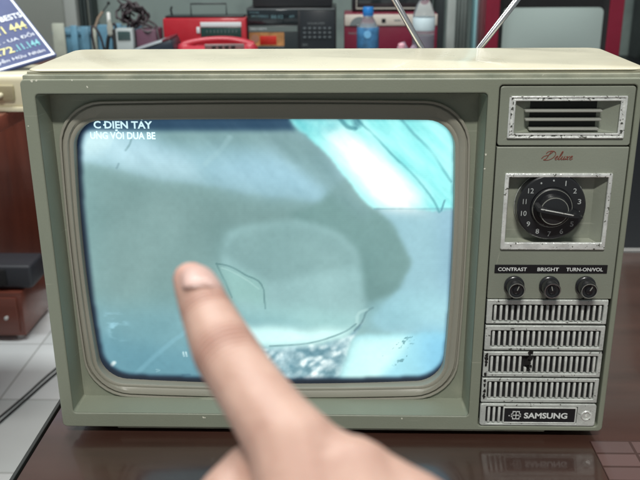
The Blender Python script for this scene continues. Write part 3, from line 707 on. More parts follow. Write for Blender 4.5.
# ------------------------------------------------------------------ hand
def skin_mat():
    m = bpy.data.materials.new('skin'); m.use_nodes = True; nt = m.node_tree; p = nt.nodes['Principled BSDF']; L = nt.links
    tc = nt.nodes.new('ShaderNodeTexCoord')
    n = nt.nodes.new('ShaderNodeTexNoise'); n.inputs['Scale'].default_value = 70; n.inputs['Detail'].default_value = 5; L.new(tc.outputs['Object'], n.inputs['Vector'])
    cr = nt.nodes.new('ShaderNodeValToRGB'); L.new(n.outputs['Fac'], cr.inputs[0])
    cr.color_ramp.elements[0].position = .3; cr.color_ramp.elements[0].color = (.47, .285, .225, 1)
    cr.color_ramp.elements[1].position = .7; cr.color_ramp.elements[1].color = (.57, .375, .30, 1)
    cur = cr.outputs[0]; hts = []
    for (P_, A_, sg_, col) in (((-.0222, -.4018, .2785), (-.0135+.0263, -.4155+.3928, .2740-.2808), .0050, (.46, .20, .15)), ((-.0302, -.3835, .2838), (.010, -.021, -.006), .0032, (.48, .22, .17)), ((-.0385, -.3665, .2882), (.010, -.021, -.006), .0075, (.62, .30, .25))):
        A_ = Vector(A_).normalized()
        sb = nt.nodes.new('ShaderNodeVectorMath'); sb.operation = 'SUBTRACT'; L.new(tc.outputs['Object'], sb.inputs[0]); sb.inputs[1].default_value = P_
        dt = nt.nodes.new('ShaderNodeVectorMath'); dt.operation = 'DOT_PRODUCT'; L.new(sb.outputs[0], dt.inputs[0]); dt.inputs[1].default_value = A_
        def mth(op, a, b=None):
            q = nt.nodes.new('ShaderNodeMath'); q.operation = op
            for i_, v_ in enumerate((a, b)):
                if v_ is None: continue
                if isinstance(v_, (int, float)): q.inputs[i_].default_value = v_
                else: L.new(v_, q.inputs[i_])
            return q.outputs[0]
        u_ = dt.outputs['Value']; sq = mth('MULTIPLY', u_, u_); g_ = mth('POWER', 2.718, mth('MULTIPLY', sq, -1/sg_**2))
        wav = mth('SINE', mth('ADD', mth('MULTIPLY', u_, 2*PI/.0019), mth('MULTIPLY', n.outputs['Fac'], 9)))
        hts.append(mth('MULTIPLY', wav, g_))
        mx = nt.nodes.new('ShaderNodeMix'); mx.data_type = 'RGBA'; L.new(mth('MULTIPLY', g_, .32), mx.inputs[0]); L.new(cur, mx.inputs[6]); mx.inputs[7].default_value = (*col, 1); cur = mx.outputs[2]
    L.new(cur, p.inputs['Base Color']); p.inputs['Roughness'].default_value = .5
    p.inputs['Subsurface Weight'].default_value = .25; p.inputs['Subsurface Radius'].default_value = (1, .35, .2); p.inputs['Subsurface Scale'].default_value = .004
    n2 = nt.nodes.new('ShaderNodeTexNoise'); n2.inputs['Scale'].default_value = 500; n2.inputs['Detail'].default_value = 4; L.new(tc.outputs['Object'], n2.inputs['Vector'])
    mp = nt.nodes.new('ShaderNodeMapping'); L.new(tc.outputs['Object'], mp.inputs[0]); mp.inputs['Scale'].default_value = (.25, 1, 1); L.new(mp.outputs[0], n2.inputs['Vector'])
    b = nt.nodes.new('ShaderNodeBump'); b.inputs['Strength'].default_value = .35; b.inputs['Distance'].default_value = .0006; b2 = nt.nodes.new('ShaderNodeBump'); b2.inputs['Strength'].default_value = .8; b2.inputs['Distance'].default_value = .0005
    L.new(mth('ADD', hts[0], hts[1]), b2.inputs['Height']); L.new(n2.outputs['Fac'], b.inputs['Height']); L.new(b.outputs[0], b2.inputs['Normal']); L.new(b2.outputs[0], p.inputs['Normal'])
    return m
M['skin'] = skin_mat()
HAND = dict(
    index=[((-.0385, -.3665, .2882), .0060), ((-.0362, -.3708, .2872), .0070), ((-.0308, -.3830, .2838), .0082), ((-.0263, -.3928, .2808), .0091), ((-.0222, -.4018, .2785), .0098), ((-.0180, -.4085, .2762), .0097), ((-.0135, -.4155, .2740), .0099), ((-.0070, -.4270, .2722), .0104), ((-.0010, -.4362, .2700), .0117)],
    imeta=[((-.0010, -.4362, .2700), .0117), ((.010, -.470, .252), .0135), ((.020, -.510, .232), .015)],
    web=[((.0010, -.4340, .2665), .0112), ((.0060, -.4385, .2672), .0108), ((.0114, -.4423, .2660), .0108), ((.0190, -.4445, .2640), .0106), ((.0250, -.4470, .2616), .0106), ((.0320, -.449, .259), .0102), ((.0373, -.4513, .2567), .0100)],
    middle=[((.0130, -.4430, .2665), .0112), ((.0140, -.4260, .2480), .0100), ((.0130, -.4120, .2300), .0095), ((.0100, -.4260, .2180), .0088), ((.0095, -.4450, .2200), .0080), ((.0095, -.4530, .2260), .0074)],
    mmeta=[((.0130, -.4430, .2665), .0114), ((.022, -.478, .250), .0140), ((.030, -.514, .232), .0155)],
    ring=[((.0270, -.4480, .2610), .0108), ((.0290, -.4350, .2420), .0096), ((.0290, -.4250, .2240), .0090), ((.0260, -.4400, .2120), .0083), ((.0250, -.4570, .2150), .0076), ((.025, -.465, .222), .0070)],
    rmeta=[((.0270, -.4480, .2610), .0110), ((.034, -.480, .247), .0135), ((.038, -.516, .230), .015)],
    little=[((.0400, -.4540, .2560), .0100), ((.0430, -.4450, .2380), .0086), ((.0430, -.4400, .2230), .0080), ((.0400, -.4520, .2130), .0073), ((.0390, -.4650, .2150), .0068)],
    lmeta=[((.0400, -.4540, .2560), .0104), ((.044, -.485, .243), .0125), ((.046, -.518, .228), .014)],
    thumb=[((.010, -.505, .232), .0160), ((-.008, -.478, .240), .0145), ((-.0175, -.4500, .2490), .0118), ((-.0170, -.4340, .2530), .0104), ((-.0130, -.4230, .2530), .0098), ((-.0050, -.4140, .2510), .0088)],
    arm=[((.032, -.515, .230), .021), ((.036, -.545, .222), .024), ((.050, -.620, .196), .027), ((.075, -.720, .160), .035), ((.10, -.80, .135), .039)],
    palm=[((.004, -.468, .245), .014), ((.040, -.490, .236), .014)])
bm = bmesh.new()
def ball(p, r, sq=1.0):
    bmesh.ops.create_icosphere(bm, subdivisions=2, radius=r, matrix=Matrix.Translation(p) @ Matrix.Diagonal((1.06, 1, .95, 1)))
for nm, ch in HAND.items():
    for (a, ra), (b, rb) in zip(ch, ch[1:]):
        a, b = Vector(a), Vector(b); k = max(2, int((b-a).length/.0018) if nm not in ('arm',) else int((b-a).length/.004))
        for i in range(k+1):
            t_ = i/k; ball(a.lerp(b, t_), ra+(rb-ra)*t_)
me = bpy.data.meshes.new('hand'); bm.to_mesh(me); bm.free()
hand = bpy.data.objects.new('pointing_hand', me); sc.collection.objects.link(hand); me.materials.append(M['skin'])
tag(hand, 'bare right hand with its index finger pointing at the television screen', 'hand')
md = hand.modifiers.new('r', 'REMESH'); md.mode = 'VOXEL'; md.voxel_size = .0012; md.use_smooth_shade = True
md = hand.modifiers.new('s', 'SMOOTH'); md.factor = .5; md.iterations = 10
# fingernail on the upper side of the last joint
def nail():
    a = (Vector((-.0362, -.3660, .2876))-Vector((-.0300, -.3845, .2835))).normalized()
    n = Vector((.50, -.25, .85)); n = (n-a*n.dot(a)).normalized(); s = a.cross(n)
    c0 = Vector((-.0362, -.3708, .2872)); bm = bmesh.new(); L_ = .0150
    grid = []
    nu, nv = 14, 12
    for i in range(nu+1):
        u = i/nu; row = []
        al = -.0112+u*L_*.92
        wf = min(1, (1-abs(2*u-1)**3.2)**.5+.02) if u > .5 else min(1, (1-abs(2*u-1)**5)**.5+.02)
        for j in range(nv+1):
            th = (j/nv*2-1)*R(66)*wf; r = .0086-.0015*u-.0012*max(0, u-.6)-.0013*max(0, .22-u)/.22
            row.append(bm.verts.new(c0+a*al+n*(r*math.cos(th))+s*(r*math.sin(th))))
        grid.append(row)
    for i in range(nu):
        for j in range(nv): bm.faces.new((grid[i][j], grid[i+1][j], grid[i+1][j+1], grid[i][j+1]))
    m = mat('fingernail', (.60, .40, .35), .35, coat=.15)
    o = from_bm(bm, 'fingernail', m, hand, 60)
    sd = o.modifiers.new('s', 'SOLIDIFY'); sd.thickness = .0002; sd.offset = 0
nail()

# ------------------------------------------------------------------ behind the television: counters and furniture
black_front = mat('counter_black', (.010, .011, .014), .35, var=.1, vscale=3)
o = box('display_counter', black_front, None, -.66, 1.05, 1.70, 2.50, -.75, 0.0, bev=.004)
tag(o, 'long black-fronted shop counter behind the television carrying the radios, stereo and bottles', 'counter')
t = empty('tall_cabinet', (1.5, 2.2, -.75)); tag(t, 'tall black cabinet at the far right behind the television', 'cabinet')
def ch(o, t):                                      # keep world placement under a moved parent
    o.location = o.location-t.location; return o
ch(box('carcass', black_front, t, 1.06, 2.3, 2.05, 2.55, -.75, .93, bev=.005), t)
ch(box('door', black_front, t, 1.08, 1.66, 2.03, 2.049, -.70, .90, bev=.004), t)
ch(box('door', black_front, t, 1.67, 2.28, 2.03, 2.049, -.70, .90, bev=.004), t)
t = empty('wooden_cabinet', (-1.2, 2.3, -.75)); tag(t, 'dark red-brown wooden cabinet behind the low drawer box at left', 'cabinet')
ch(box('carcass', M['redwood'], t, -2.0, -.675, 2.08, 2.57, -.75, .02, bev=.004), t)
ch(box('door', M['redwood'], t, -1.98, -1.31, 2.068, 2.079, -.70, -.03, bev=.003), t)
ch(box('door', M['redwood'], t, -1.30, -.69, 2.068, 2.079, -.70, -.03, bev=.003), t)
# desk with its near-right edge beside the television
t = empty('desk', (-1.2, .9, -.75)); tag(t, 'red-brown wooden desk at left under the cream appliance', 'desk')
ch(box('desktop', M['redwood2'], t, -2.0, -.612, .45, 1.46, .070, .100, bev=.003), t)
ch(box('apron', M['redwood'], t, -1.9, -.660, .52, .54, -.02, .069), t)
for x, y in ((-1.9, .55), (-1.25, .55), (-1.9, 1.4), (-1.45, 1.4)): ch(box('leg', M['redwood'], t, x-.03, x+.03, y-.03, y+.03, -.75, .069), t)
# low drawer box and the black speaker on it
t = empty('drawer_box', (-1.15, 1.76, -.75)); tag(t, 'low red-brown wooden drawer box with a white knob standing on the tiled floor', 'drawer box')
ch(box('case', M['redwood2'], t, -1.36, -.958, 1.665, 1.88, -.735, -.592, bev=.003), t)
ch(box('drawer_front', M['redwood2'], t, -1.345, -.972, 1.655, 1.664, -.722, -.606, bev=.003), t)
wht = mat('white_plastic', (.75, .75, .72), .35)
ch(lathe('knob', wht, t, [(0, 0), (.004, 0), (.004, .004), (.006, .008), (.005, .011), (0, .012)], (-1.005, 1.655, -.668), RX, 20), t)
for x in (-1.33, -.985):
    for y in (1.69, 1.86): ch(lathe('foot', wht, t, [(0, -.75), (.012, -.75), (.012, -.735), (0, -.735)], (x, y, 0), n=16), t)
t = empty('black_speaker', (-1.05, 1.75, -.592)); tag(t, 'small dark grey speaker lying on the low drawer box', 'speaker')
dg_ = mat('charcoal', (.035, .037, .045), .5, bump=.1)
ch(box('body', dg_, t, -1.28, -.925, 1.68, 1.80, -.585, -.512, bev=.010, seg=3), t)
ch(box('front_grille', M['matblack'], t, -1.14, -1.00, 1.674, 1.681, -.575, -.522, bev=.003), t)
for x in (-1.22, -.96): ch(box('foot', M['matblack'], t, x-.02, x+.02, 1.70, 1.78, -.592, -.584, bev=.002), t)
# black lead on the floor
tag(tube('power_lead', M['matblack'], None, spline([(-.55, 2.0, -.746), (-.72, 1.72, -.746), (-.795, 1.46, -.746), (-.828, 1.32, -.746), (-.858, 1.19, -.746), (-.93, .9, -.746), (-1.0, .5, -.746)]), .0032),
    'thin black lead trailing over the pale floor tiles, right one of the pair', 'cable', 'leads on the floor')
tag(tube('power_lead', M['matblack'], None, spline([(-.58, 2.0, -.746), (-.74, 1.72, -.746), (-.812, 1.46, -.746), (-.842, 1.32, -.746), (-.875, 1.19, -.746), (-.955, .9, -.746), (-1.04, .5, -.746)]), .0026),
    'thin black lead trailing over the pale floor tiles, left one of the pair', 'cable', 'leads on the floor')

# cream appliance on the desk
t = empty('cream_appliance', (-.8, 1.0, .100)); tag(t, 'cream plastic appliance case with a latch on its front, beside the television at left', 'appliance')
crm = mat('cream_plastic', (.68, .63, .45), .35, coat=.2, var=.04, vscale=8, dirt=(.5, .44, .28))
cs_ = ch(box('case', crm, t, -1.10, -.520, .905, 1.26, .104, .168, bev=.012, seg=4), t)
for v in cs_.data.vertices:
    if v.co.y > 1.0 and v.co.z > .13: v.co.z -= .028
ch(box('base_rim', crm, t, -1.105, -.515, .900, 1.265, .1005, .1095, bev=.003), t)
ch(box('latch_recess', mat('latch_recess', (.32, .28, .17), .5), t, -.68, -.594, .8955, .9055, .122, .150, bev=.003), t)
ch(box('latch', crm, t, -.650, -.632, .886, .8955, .122, .146, bev=.003), t)
ch(lathe('latch_knob', crm, t, [(0, 0), (.0045, 0), (.0045, .010), (.003, .012), (0, .012)], (-.6170, .8955, .133), RX, 20), t)
# shop sign leaning back
sg = empty('shop_sign', (-.95, 1.6, .07)); tag(sg, 'dark blue shop signboard with a white border and white and yellow lettering, top left', 'sign')
P0 = Vector((-.5657, 1.0728, .1829)); a_ = Vector((-.1186, -.1183, -.0299)).normalized(); b_ = Vector((-.1294, .1183, .1425)); b_ = (b_-a_*b_.dot(a_)).normalized(); n_ = (-a_).cross(b_).normalized()
# local frame: x = to the right (-a), y(local z of plates) = up, front = towards camera
fx = -a_; fz = b_; fy = -(fx.cross(fz)).normalized()*-1
if (Vector(camo.location)-P0).dot(fy) > 0: fy = -fy        # plate's +y must point away from the viewer
SM = Matrix.Translation(P0) @ Matrix(((fx.x, fy.x, fz.x, 0), (fx.y, fy.y, fz.y, 0), (fx.z, fy.z, fz.z, 0), (0, 0, 0, 1))) @ Matrix.Scale(.715, 4)
SMi = Matrix.Translation(-sg.location) @ SM
navy = mat('sign_navy', (.012, .030, .135), .5, var=.2, vscale=4); sw = mat('sign_white', (.80, .84, .92), .5); sy = mat('sign_yellow', (.66, .62, .26), .5); st = mat('sign_teal', (.15, .45, .50), .5)
plate('sign_board', navy, sg, [rrect(-.62, 0, 0, .40, .002)], 0, .010, .001, mtx=SMi)
plate('sign_border', sw, sg, [rrect(-.615, -.004, .004, .396, .002), rrect(-.609, -.010, .010, .390, .002)], -.0012, .0012, .0002, mtx=SMi)
for s, m_, z, h, x1, w_ in (('TL: Nguyễn Hữu Nhân', sw, .020, .017, -.022, .215), ('K: 09.72', sy, .049, .024, -.098, .13), ('.11.144', st, .049, .024, -.020, .074),
        ('SC: - MT ĐTC - UA ĐỒI', sw, .087, .017, -.018, .245), ('0922 111 444', sy, .118, .030, -.020, .185), ('SUA TV - CD BESTS', sw, .162, .020, -.012, .22), ('ĐIỆN TỬ', sy, .215, .07, -.03, .5)):
    text('lettering', m_, sg, s, x1-w_, z, w_, h, -.0014, bold=(0 if ('Đ' in s or 'ữ' in s) else .02), mtx=SMi)
box('support_post', M['matblack'], sg, -.81, -.795, 1.16, 1.175, .1005, .215, bev=.001).location = -sg.location

# wall fittings behind: shutter edges, posts, folds
def wall_thing(name, label, cat, m, *a, bev=.004):
    o = box(name, m, None, *a, bev=bev); return tag(o, label, cat)
g1 = mat('grey_door', rgb(122, 128, 122), .5, var=.05, vscale=4); g2 = mat('pale_door_edge', rgb(150, 156, 152), .5); g3 = mat('door_dark', rgb(42, 52, 52), .5)
dr = empty('grey_door', (-1.1, 2.52, -.75)); tag(dr, 'grey door leaf with a paler edge strip at the rear wall, behind the shop sign', 'door')
ch(box('door_leaf', g1, dr, -1.9, -1.008, 2.50, 2.58, -.75, 1.2, bev=.004), dr)
ch(box('edge_strip', g2, dr, -1.006, -.962, 2.49, 2.58, -.75, 1.2, bev=.004), dr)
for x in (-.958, -.944, -.922): ch(box('door_jamb', g3, dr, x, x+.010, 2.52, 2.60, -.75, 1.2, bev=.001), dr)
ch(box('jamb_face', g1, dr, -.9355, -.924, 2.54, 2.60, -.75, 1.2, bev=.001), dr)
wall_thing('teal_post', 'upright pale teal post beside the red portable television', 'post', mat('teal_paint', rgb(165, 222, 230), .4), .443, .474, 2.24, 2.33, .0005, 1.1)
wall_thing('folded_curtain', 'narrow pale grey curtain strip hanging left of the teal post', 'curtain', mat('curtain_grey', rgb(190, 198, 194), .7, var=.12, vscale=10), .362, .392, 2.33, 2.36, .0005, 1.1)
cu = bmesh.new()
xs = [(.395+.0035*i, 2.36+.003*math.sin(i*1.9)) for i in range(13)]
for (xa, ya), (xb, yb) in zip(xs, xs[1:]):
    cu.faces.new([cu.verts.new(v) for v in ((xa, ya, .0005), (xb, yb, .0005), (xb, yb, 1.1), (xa, ya, 1.1))])
bmesh.ops.remove_doubles(cu, verts=cu.verts, dist=1e-5)
o = from_bm(cu, 'folded_curtain', mat('curtain_dark', rgb(185, 194, 190), .7, var=.1, vscale=10), None, 60); tag(o, 'dark grey folded curtain hanging directly left of the teal post', 'curtain')
sd = o.modifiers.new('s', 'SOLIDIFY'); sd.thickness = .003
wall_thing('dark_post', 'dark grey upright post just right of the white-labelled bottle', 'post', mat('post_dark', rgb(58, 66, 68), .5),   .305, .338, 2.20, 2.26, .0005, 1.1)

# ------------------------------------------------------------------ things on the counter
def place(name, x, y, z, label, cat, rz=0, group=None):
    o = empty(name, (x, y, z), rz); return tag(o, label, cat, group)
cred = mat('cherry_red', rgb(168, 34, 46), .35, coat=.3, var=.05); dred = mat('dark_red', rgb(120, 20, 44), .35, coat=.2, var=.06)
maroon = mat('maroon', rgb(112, 26, 50), .4, var=.06); lab = mat('pale_label', (.62, .68, .70), .5); dgreen = mat('dial_green', rgb(34, 66, 62), .25, coat=.5)
dark = mat('dark_case', (.013, .014, .017), .35, var=.1); grey = mat('mid_grey', rgb(110, 118, 120), .45); dimp = mat('dim_print', rgb(120, 128, 130), .5)
# red radio
t = place('red_radio', -.405, 1.93, 0, 'red portable radio with a thin folded handle and a white strip over its tuning dial', 'radio')
box('case', cred, t, -.125, .125, 0, .08, 0, .184, bev=.006)
box('top_panel', dark, t, -.118, .118, .006, .074, .1842, .190, bev=.002)
box('label_strip', lab, t, -.012, .110, -.002, .003, .158, .172, bev=.0005)
d_ = box('tuning_dial', dgreen, t, -.012, .110, -.0022, .003, .120, .1565, bev=.0008)
for k in range(9): box('dial_mark', dimp, d_, .006+k*.011, .0075+k*.011, -.0028, -.0021, .142, .149)
box('pointer_window', lab, t, -.024, -.014, -.0022, .003, .140, .158, bev=.0005)
lathe('speaker_ring', dark, t, [(0, 0), (.042, 0), (.042, .003), (0, .003)], (-.068, .001, .07), RX, 40)
for x in (.03, .08): lathe('knob', grey, t, [(0, 0), (.012, 0), (.011, .010), (0, .010)], (x, 0, .06), RX, 24)
tube('handle', dark, t, [(-.045, .04, .186), (-.045, .04, .222), (.062, .04, .222), (.062, .04, .186)], .0022, 8)
tube('antenna_stub', dark, t, [(-.105, .05, .186), (-.108, .05, .205), (-.104, .05, .214)], .003, 8)
# red telephone
t = place('red_telephone', -.355, 1.80, 0, 'red desk telephone with its handset on top, in front of the red radio', 'telephone', R(6))
t.scale = (1.0, 1.0, .96)
tred = mat('telephone_red', rgb(176, 44, 60), .4, coat=.2)
bm = bmesh.new()
pr = [(-.075, 0), (.075, 0), (.075, .118), (.01, .122), (-.035, .100), (-.075, .045)]
vs = [bm.verts.new((-.095, y, z)) for y, z in pr]; f = bm.faces.new(vs); e = bmesh.ops.extrude_face_region(bm, geom=[f])
for v in e['geom']:
    if isinstance(v, bmesh.types.BMVert): v.co.x = .095
bmesh.ops.bevel(bm, geom=bm.edges[:], offset=.006, segments=3, affect='EDGES'); from_bm(bm, 'body', tred, t)
bm = bmesh.new(); pts = spline([(-.10, .04, .112), (-.085, .04, .124), (-.04, .04, .134), (.02, .04, .137), (.07, .04, .130), (.105, .04, .116)], 6)
add_tube(bm, pts, [.009+.005*abs(2*i/(len(pts)-1)-1)**2 for i in range(len(pts))], 14)
add_lathe(bm, [(0, -.02), (.024, -.02), (.026, 0), (.018, .012), (0, .014)], 24, Matrix.Translation((-.09, .04, .112))); add_lathe(bm, [(0, -.02), (.024, -.02), (.026, 0), (.018, .012), (0, .014)], 24, Matrix.Translation((.095, .04, .110)))
from_bm(bm, 'handset', tred, t, 50)
mm = Matrix.Translation((.02, -.014, .1135)) @ Matrix.Rotation(R(26), 4, 'X')
bm = bmesh.new(); add_box(bm, -.05, .062, -.003, .002, -.018, .018, bev=.002); bmesh.ops.transform(bm, matrix=mm, verts=bm.verts); kp = from_bm(bm, 'key_panel', mat('pad_silver', rgb(150, 130, 130), .35, .3), t)
bm = bmesh.new()
for i in range(4):
    for j in range(3): add_box(bm, -.030+i*.018, -.018+i*.018, -.006, -.0025, -.013+j*.010, -.006+j*.010, bev=.001)
bmesh.ops.transform(bm, matrix=mm, verts=bm.verts); from_bm(bm, 'keys', dark, kp)
# black stereo
t = place('stereo_unit', -.147, 1.95, 0, 'black cassette stereo with a red and orange picture on its cassette door', 'stereo')
box('case', dark, t, -.133, .133, 0, .20, 0, .2105, bev=.003)
box('tuner_panel', mat('tuner_glass', (.012, .018, .022), .15, coat=.6), t, -.130, .020, -.003, .002, .165, .205, bev=.001)
box('silver_line', grey, t, -.130, .130, -.0035, .001, .2055, .2075)
tx = mat('display_print', rgb(96, 130, 138), .4)
for s, x, z, w_, h in (('FM STEREO', -.118, .183, .05, .007), ('88.02', -.060, .180, .036, .010), ('AM', -.006, .182, .014, .008), ('TUNER', -.125, .196, .03, .004)): text('print', tx, t, s, x, z, w_, h, -.0035)
box('right_panel', mat('panel_dark2', (.016, .02, .024), .3), t, .026, .130, -.003, .002, .012, .203, bev=.001)
pn = box('cassette_door', mat('door_grey', rgb(44, 50, 52), .3), t, -.130, .020, -.004, .002, .012, .160, bev=.002)
box('silver_band', mat('band_grey', rgb(96, 106, 104), .35), pn, -.128, .018, -.0046, -.0038, .142, .158)
text('print', lab, pn, 'STEREO CASSETTE', -.124, .148, .05, .005, -.005)
pic = box('cover_picture', mat('picture_orange', rgb(168, 120, 74), .4, var=.4, vscale=40), pn, -.127, -.022, -.0048, -.0038, .100, .140)
bm = bmesh.new(); add_box(bm, -.095, -.045, -.0054, -.0047, .104, .130, bev=.0003); from_bm(bm, 'picture_motif', mat('motif_red', rgb(176, 36, 26), .4, var=.2, vscale=30), pic)
lathe('picture_motif', mat('motif_tan', rgb(150, 110, 90), .4), pic, [(0, 0), (.012, 0), (.012, .0008), (0, .0008)], (-.110, -.0047, .122), RX, 20)
box('silver_line', grey, pn, -.127, -.022, -.0046, -.0038, .096, .098)
for i in range(6):
    for j in range(3): box('button', mat('button_grey', rgb(84, 92, 96), .4) if i == j == 0 else bpy.data.materials['button_grey'], t, .036+i*.0150, .044+i*.0150, -.006, -.0025, .122+j*.013, .128+j*.013, bev=.0008)
text('print', dimp, t, 'EQUALIZER', .05, .163, .05, .005, -.0035)
text('print', dimp, t, 'DOLBY NR', .032, .100, .016, .006, -.0035); text('print', dimp, t, 'AUTO REVERSE SYSTEM', .032, .086, .08, .005, -.0035)
o = box('tuner_deck', dark, None, -.262, -.025, 1.955, 2.13, .2125, .262, bev=.003); tag(o, 'thin black audio deck stacked on top of the black cassette stereo', 'audio deck')
# maroon radio with cream band
t = place('maroon_radio', .153, 2.00, 0, 'maroon portable radio with a cream upper band, behind the two bottles', 'radio')
box('case', maroon, t, -.142, .142, 0, .16, 0, .188, bev=.004)
cb = box('cream_band', mat('band_cream', rgb(196, 188, 178), .4, var=.04), t, -.140, .140, -.003, .002, .1535, .1865, bev=.001)
box('band_window', dark, cb, -.028, -.016, -.004, -.0025, .162, .174); box('band_mark', grey, cb, .010, .030, -.004, -.0025, .168, .171)
bm = bmesh.new(); add_lathe(bm, [(0, 0), (.03, 0), (.03, .0012), (0, .0012)], 32, Matrix.Translation((-.095, -.003, .150)) @ Euler(RX).to_matrix().to_4x4())
for v in [v for v in bm.verts if v.co.z < .154]: v.co.z = .154
from_bm(bm, 'band_motif', grey, cb, 20)
text('print', dimp, t, 'RADIO', -.128, .128, .03, .006, -.0004)
o = empty('video_player', (.16, 2.08, .1885)); tag(o, 'black video player with a silver lower trim lying on the maroon radio', 'video player')
box('case', dark, o, -.125, .125, 0, .15, .002, .09, bev=.003); box('silver_trim', M['louvre'], o, -.112, .100, -.004, .001, .008, .0125); box('front_glass', mat('vcr_glass', (.02, .028, .03), .12, coat=.5), o, -.105, .095, -.003, .001, .016, .08, bev=.001)
box('silver_trim', M['louvre'], o, -.112, -.109, -.004, .001, .0125, .08)
# bottles
clear = mat('clear_plastic', (.80, .88, .92), .08, trans=.85); clear.node_tree.nodes['Principled BSDF'].inputs['IOR'].default_value = 1.2
def bottle(x, y, label, capm, labm, z0, z1, liquid=None, motif=None, up=0.0):
    t = place('water_bottle', x, y, 0, label, 'bottle', 0, 'plastic bottles on the counter')
    prof = [(0, 0), (.026, 0), (.031, .006), (.0315, .05), (.030, .056), (.0315, .062), (.0318, z0-.004), (.0312, z0), (.0312, z1), (.0318, z1+.004), (.0300, .155+up), (.022, .178+up), (.0135, .192+up), (.0125, .205+up), (0, .205+up)]
    lathe('bottle_body', clear, t, prof, n=36, sm=60)
    lathe('cap', capm, t, [(0, .200+up), (.0150, .200+up), (.0155, .202+up), (.0152, .217+up), (.0140, .219+up), (0, .219+up)], n=28)
    lathe('neck_ring', capm, t, [(.0128, .195+up), (.0155, .195+up), (.0155, .1985+up), (.0128, .1985+up)], n=28)
    L_ = lathe('label', labm, t, [(.0316, z0), (.0321, z0+.001), (.0321, z1-.001), (.0316, z1)], n=36)
    if liquid: lathe('liquid', liquid, t, [(0, .004), (.0285, .005), (.0292, .14), (0, .14)], n=30)
    if motif: lathe('label_motif', motif, L_, [(0, 0), (.011, 0), (.010, .003), (0, .003)], (-.002, -.0305, (z0+z1)/2+.01), RX, 20)
    return t
bottle(.0797, 1.85, 'clear water bottle with blue cap and blue label before the maroon radio', mat('cap_blue', rgb(36, 118, 190), .35), mat('label_blue', rgb(60, 110, 150), .35, var=.4, vscale=60), .105, .164, motif=mat('label_light_blue', rgb(110, 170, 210), .4))
bottle(.2390, 1.85, 'clear bottle with a white label and purple lower part, right of the antenna', mat('cap_navy', rgb(40, 50, 84), .4), mat('label_white', rgb(196, 214, 220), .4, var=.05), .154, .190, liquid=mat('purple_liquid', rgb(86, 52, 84), .3), up=.046)
# small packets
t = place('plastic_packet', .185, 1.80, 0, 'crumpled clear packet with small parts lying between the two bottles', 'packet')
pk = mat('packet_film', rgb(150, 130, 146), .25, var=.3, vscale=50)
bm = bmesh.new(); bmesh.ops.create_icosphere(bm, subdivisions=4, radius=1)
for v in bm.verts:
    q = v.co.copy(); d = noise.noise(q*2.3)*.25+noise.noise(q*6)*.12; v.co = Vector((q.x*.048, q.y*.03, max(0, q.z*.5+.5)*.110))*(1+d)
    v.co.z = max(v.co.z, 0)
from_bm(bm, 'film', pk, t, 30)
lathe('pink_cap', mat('pink', rgb(214, 160, 172), .4), t, [(0, 0), (.010, 0), (.010, .012), (.007, .016), (0, .017)], (-.012, -.01, .108), n=20)
box('white_part', lab, t, -.052, -.030, -.045, -.02, .085, .104, bev=.002)
box('grey_part', grey, t, -.01, .03, -.036, -.02, .09, .110, bev=.002)
# handheld meter
t = place('handheld_meter', -.6255, 1.84, 0, 'upright pale grey handheld meter with a dark display beside the cables', 'meter')
box('case', mat('meter_grey', rgb(162, 170, 170), .4, var=.04), t, -.0245, .0245, 0, .03, 0, .1625, bev=.003)
box('display', mat('meter_display', rgb(60, 78, 78), .2), t, -.0185, .0185, -.002, .002, .130, .155, bev=.001)
box('side_rail', M['matblack'], t, -.034, -.026, 0, .03, 0, .160, bev=.001)
lathe('rotary_switch', grey, t, [(0, 0), (.014, 0), (.012, .008), (0, .008)], (0, 0, .06), RX, 24)
o = box('maroon_box', mat('plum', rgb(88, 56, 72), .5, var=.15, vscale=20), None, -.596, -.535, 1.86, 1.95, .0005, .158, bev=.004); tag(o, 'plum coloured upright box beside the grey meter, under the tangled cables', 'box')
# tangled cables
cm = mat('cable_dark', (.028, .018, .022), .45, var=.3, vscale=30)
bm = bmesh.new()
for k in range(7):
    cx, cz = -.605+random.uniform(-.012, .018), .196+random.uniform(-.01, .012); rx, rz = random.uniform(.020, .042), random.uniform(.018, .032); ph = random.uniform(0, 6)
    pts = [(cx+rx*math.cos(2*PI*i/28), 1.885+.018*math.sin(2*PI*i/14+ph), cz+rz*math.sin(2*PI*i/28)+.004*math.sin(i*1.7+ph)) for i in range(28)]
    add_tube(bm, pts, .0034, 7, True)
add_tube(bm, spline([(-.648, 1.885, .240), (-.625, 1.885, .215), (-.600, 1.88, .195)]), .003, 7)
add_tube(bm, spline([(-.640, 1.885, .245), (-.612, 1.885, .234), (-.585, 1.885, .205), (-.560, 1.88, .182), (-.540, 1.88, .168), (-.532, 1.86, .150), (-.52, 1.84, .10)]), .0034, 7)
add_tube(bm, spline([(-.590, 1.88, .180), (-.565, 1.87, .172), (-.545, 1.87, .160), (-.56, 1.86, .150), (-.585, 1.87, .160)]), .0045, 7)
o = from_bm(bm, 'cable_tangle', cm, None, 60); tag(o, 'tangle of dark cables heaped on top of the plum box', 'cables')
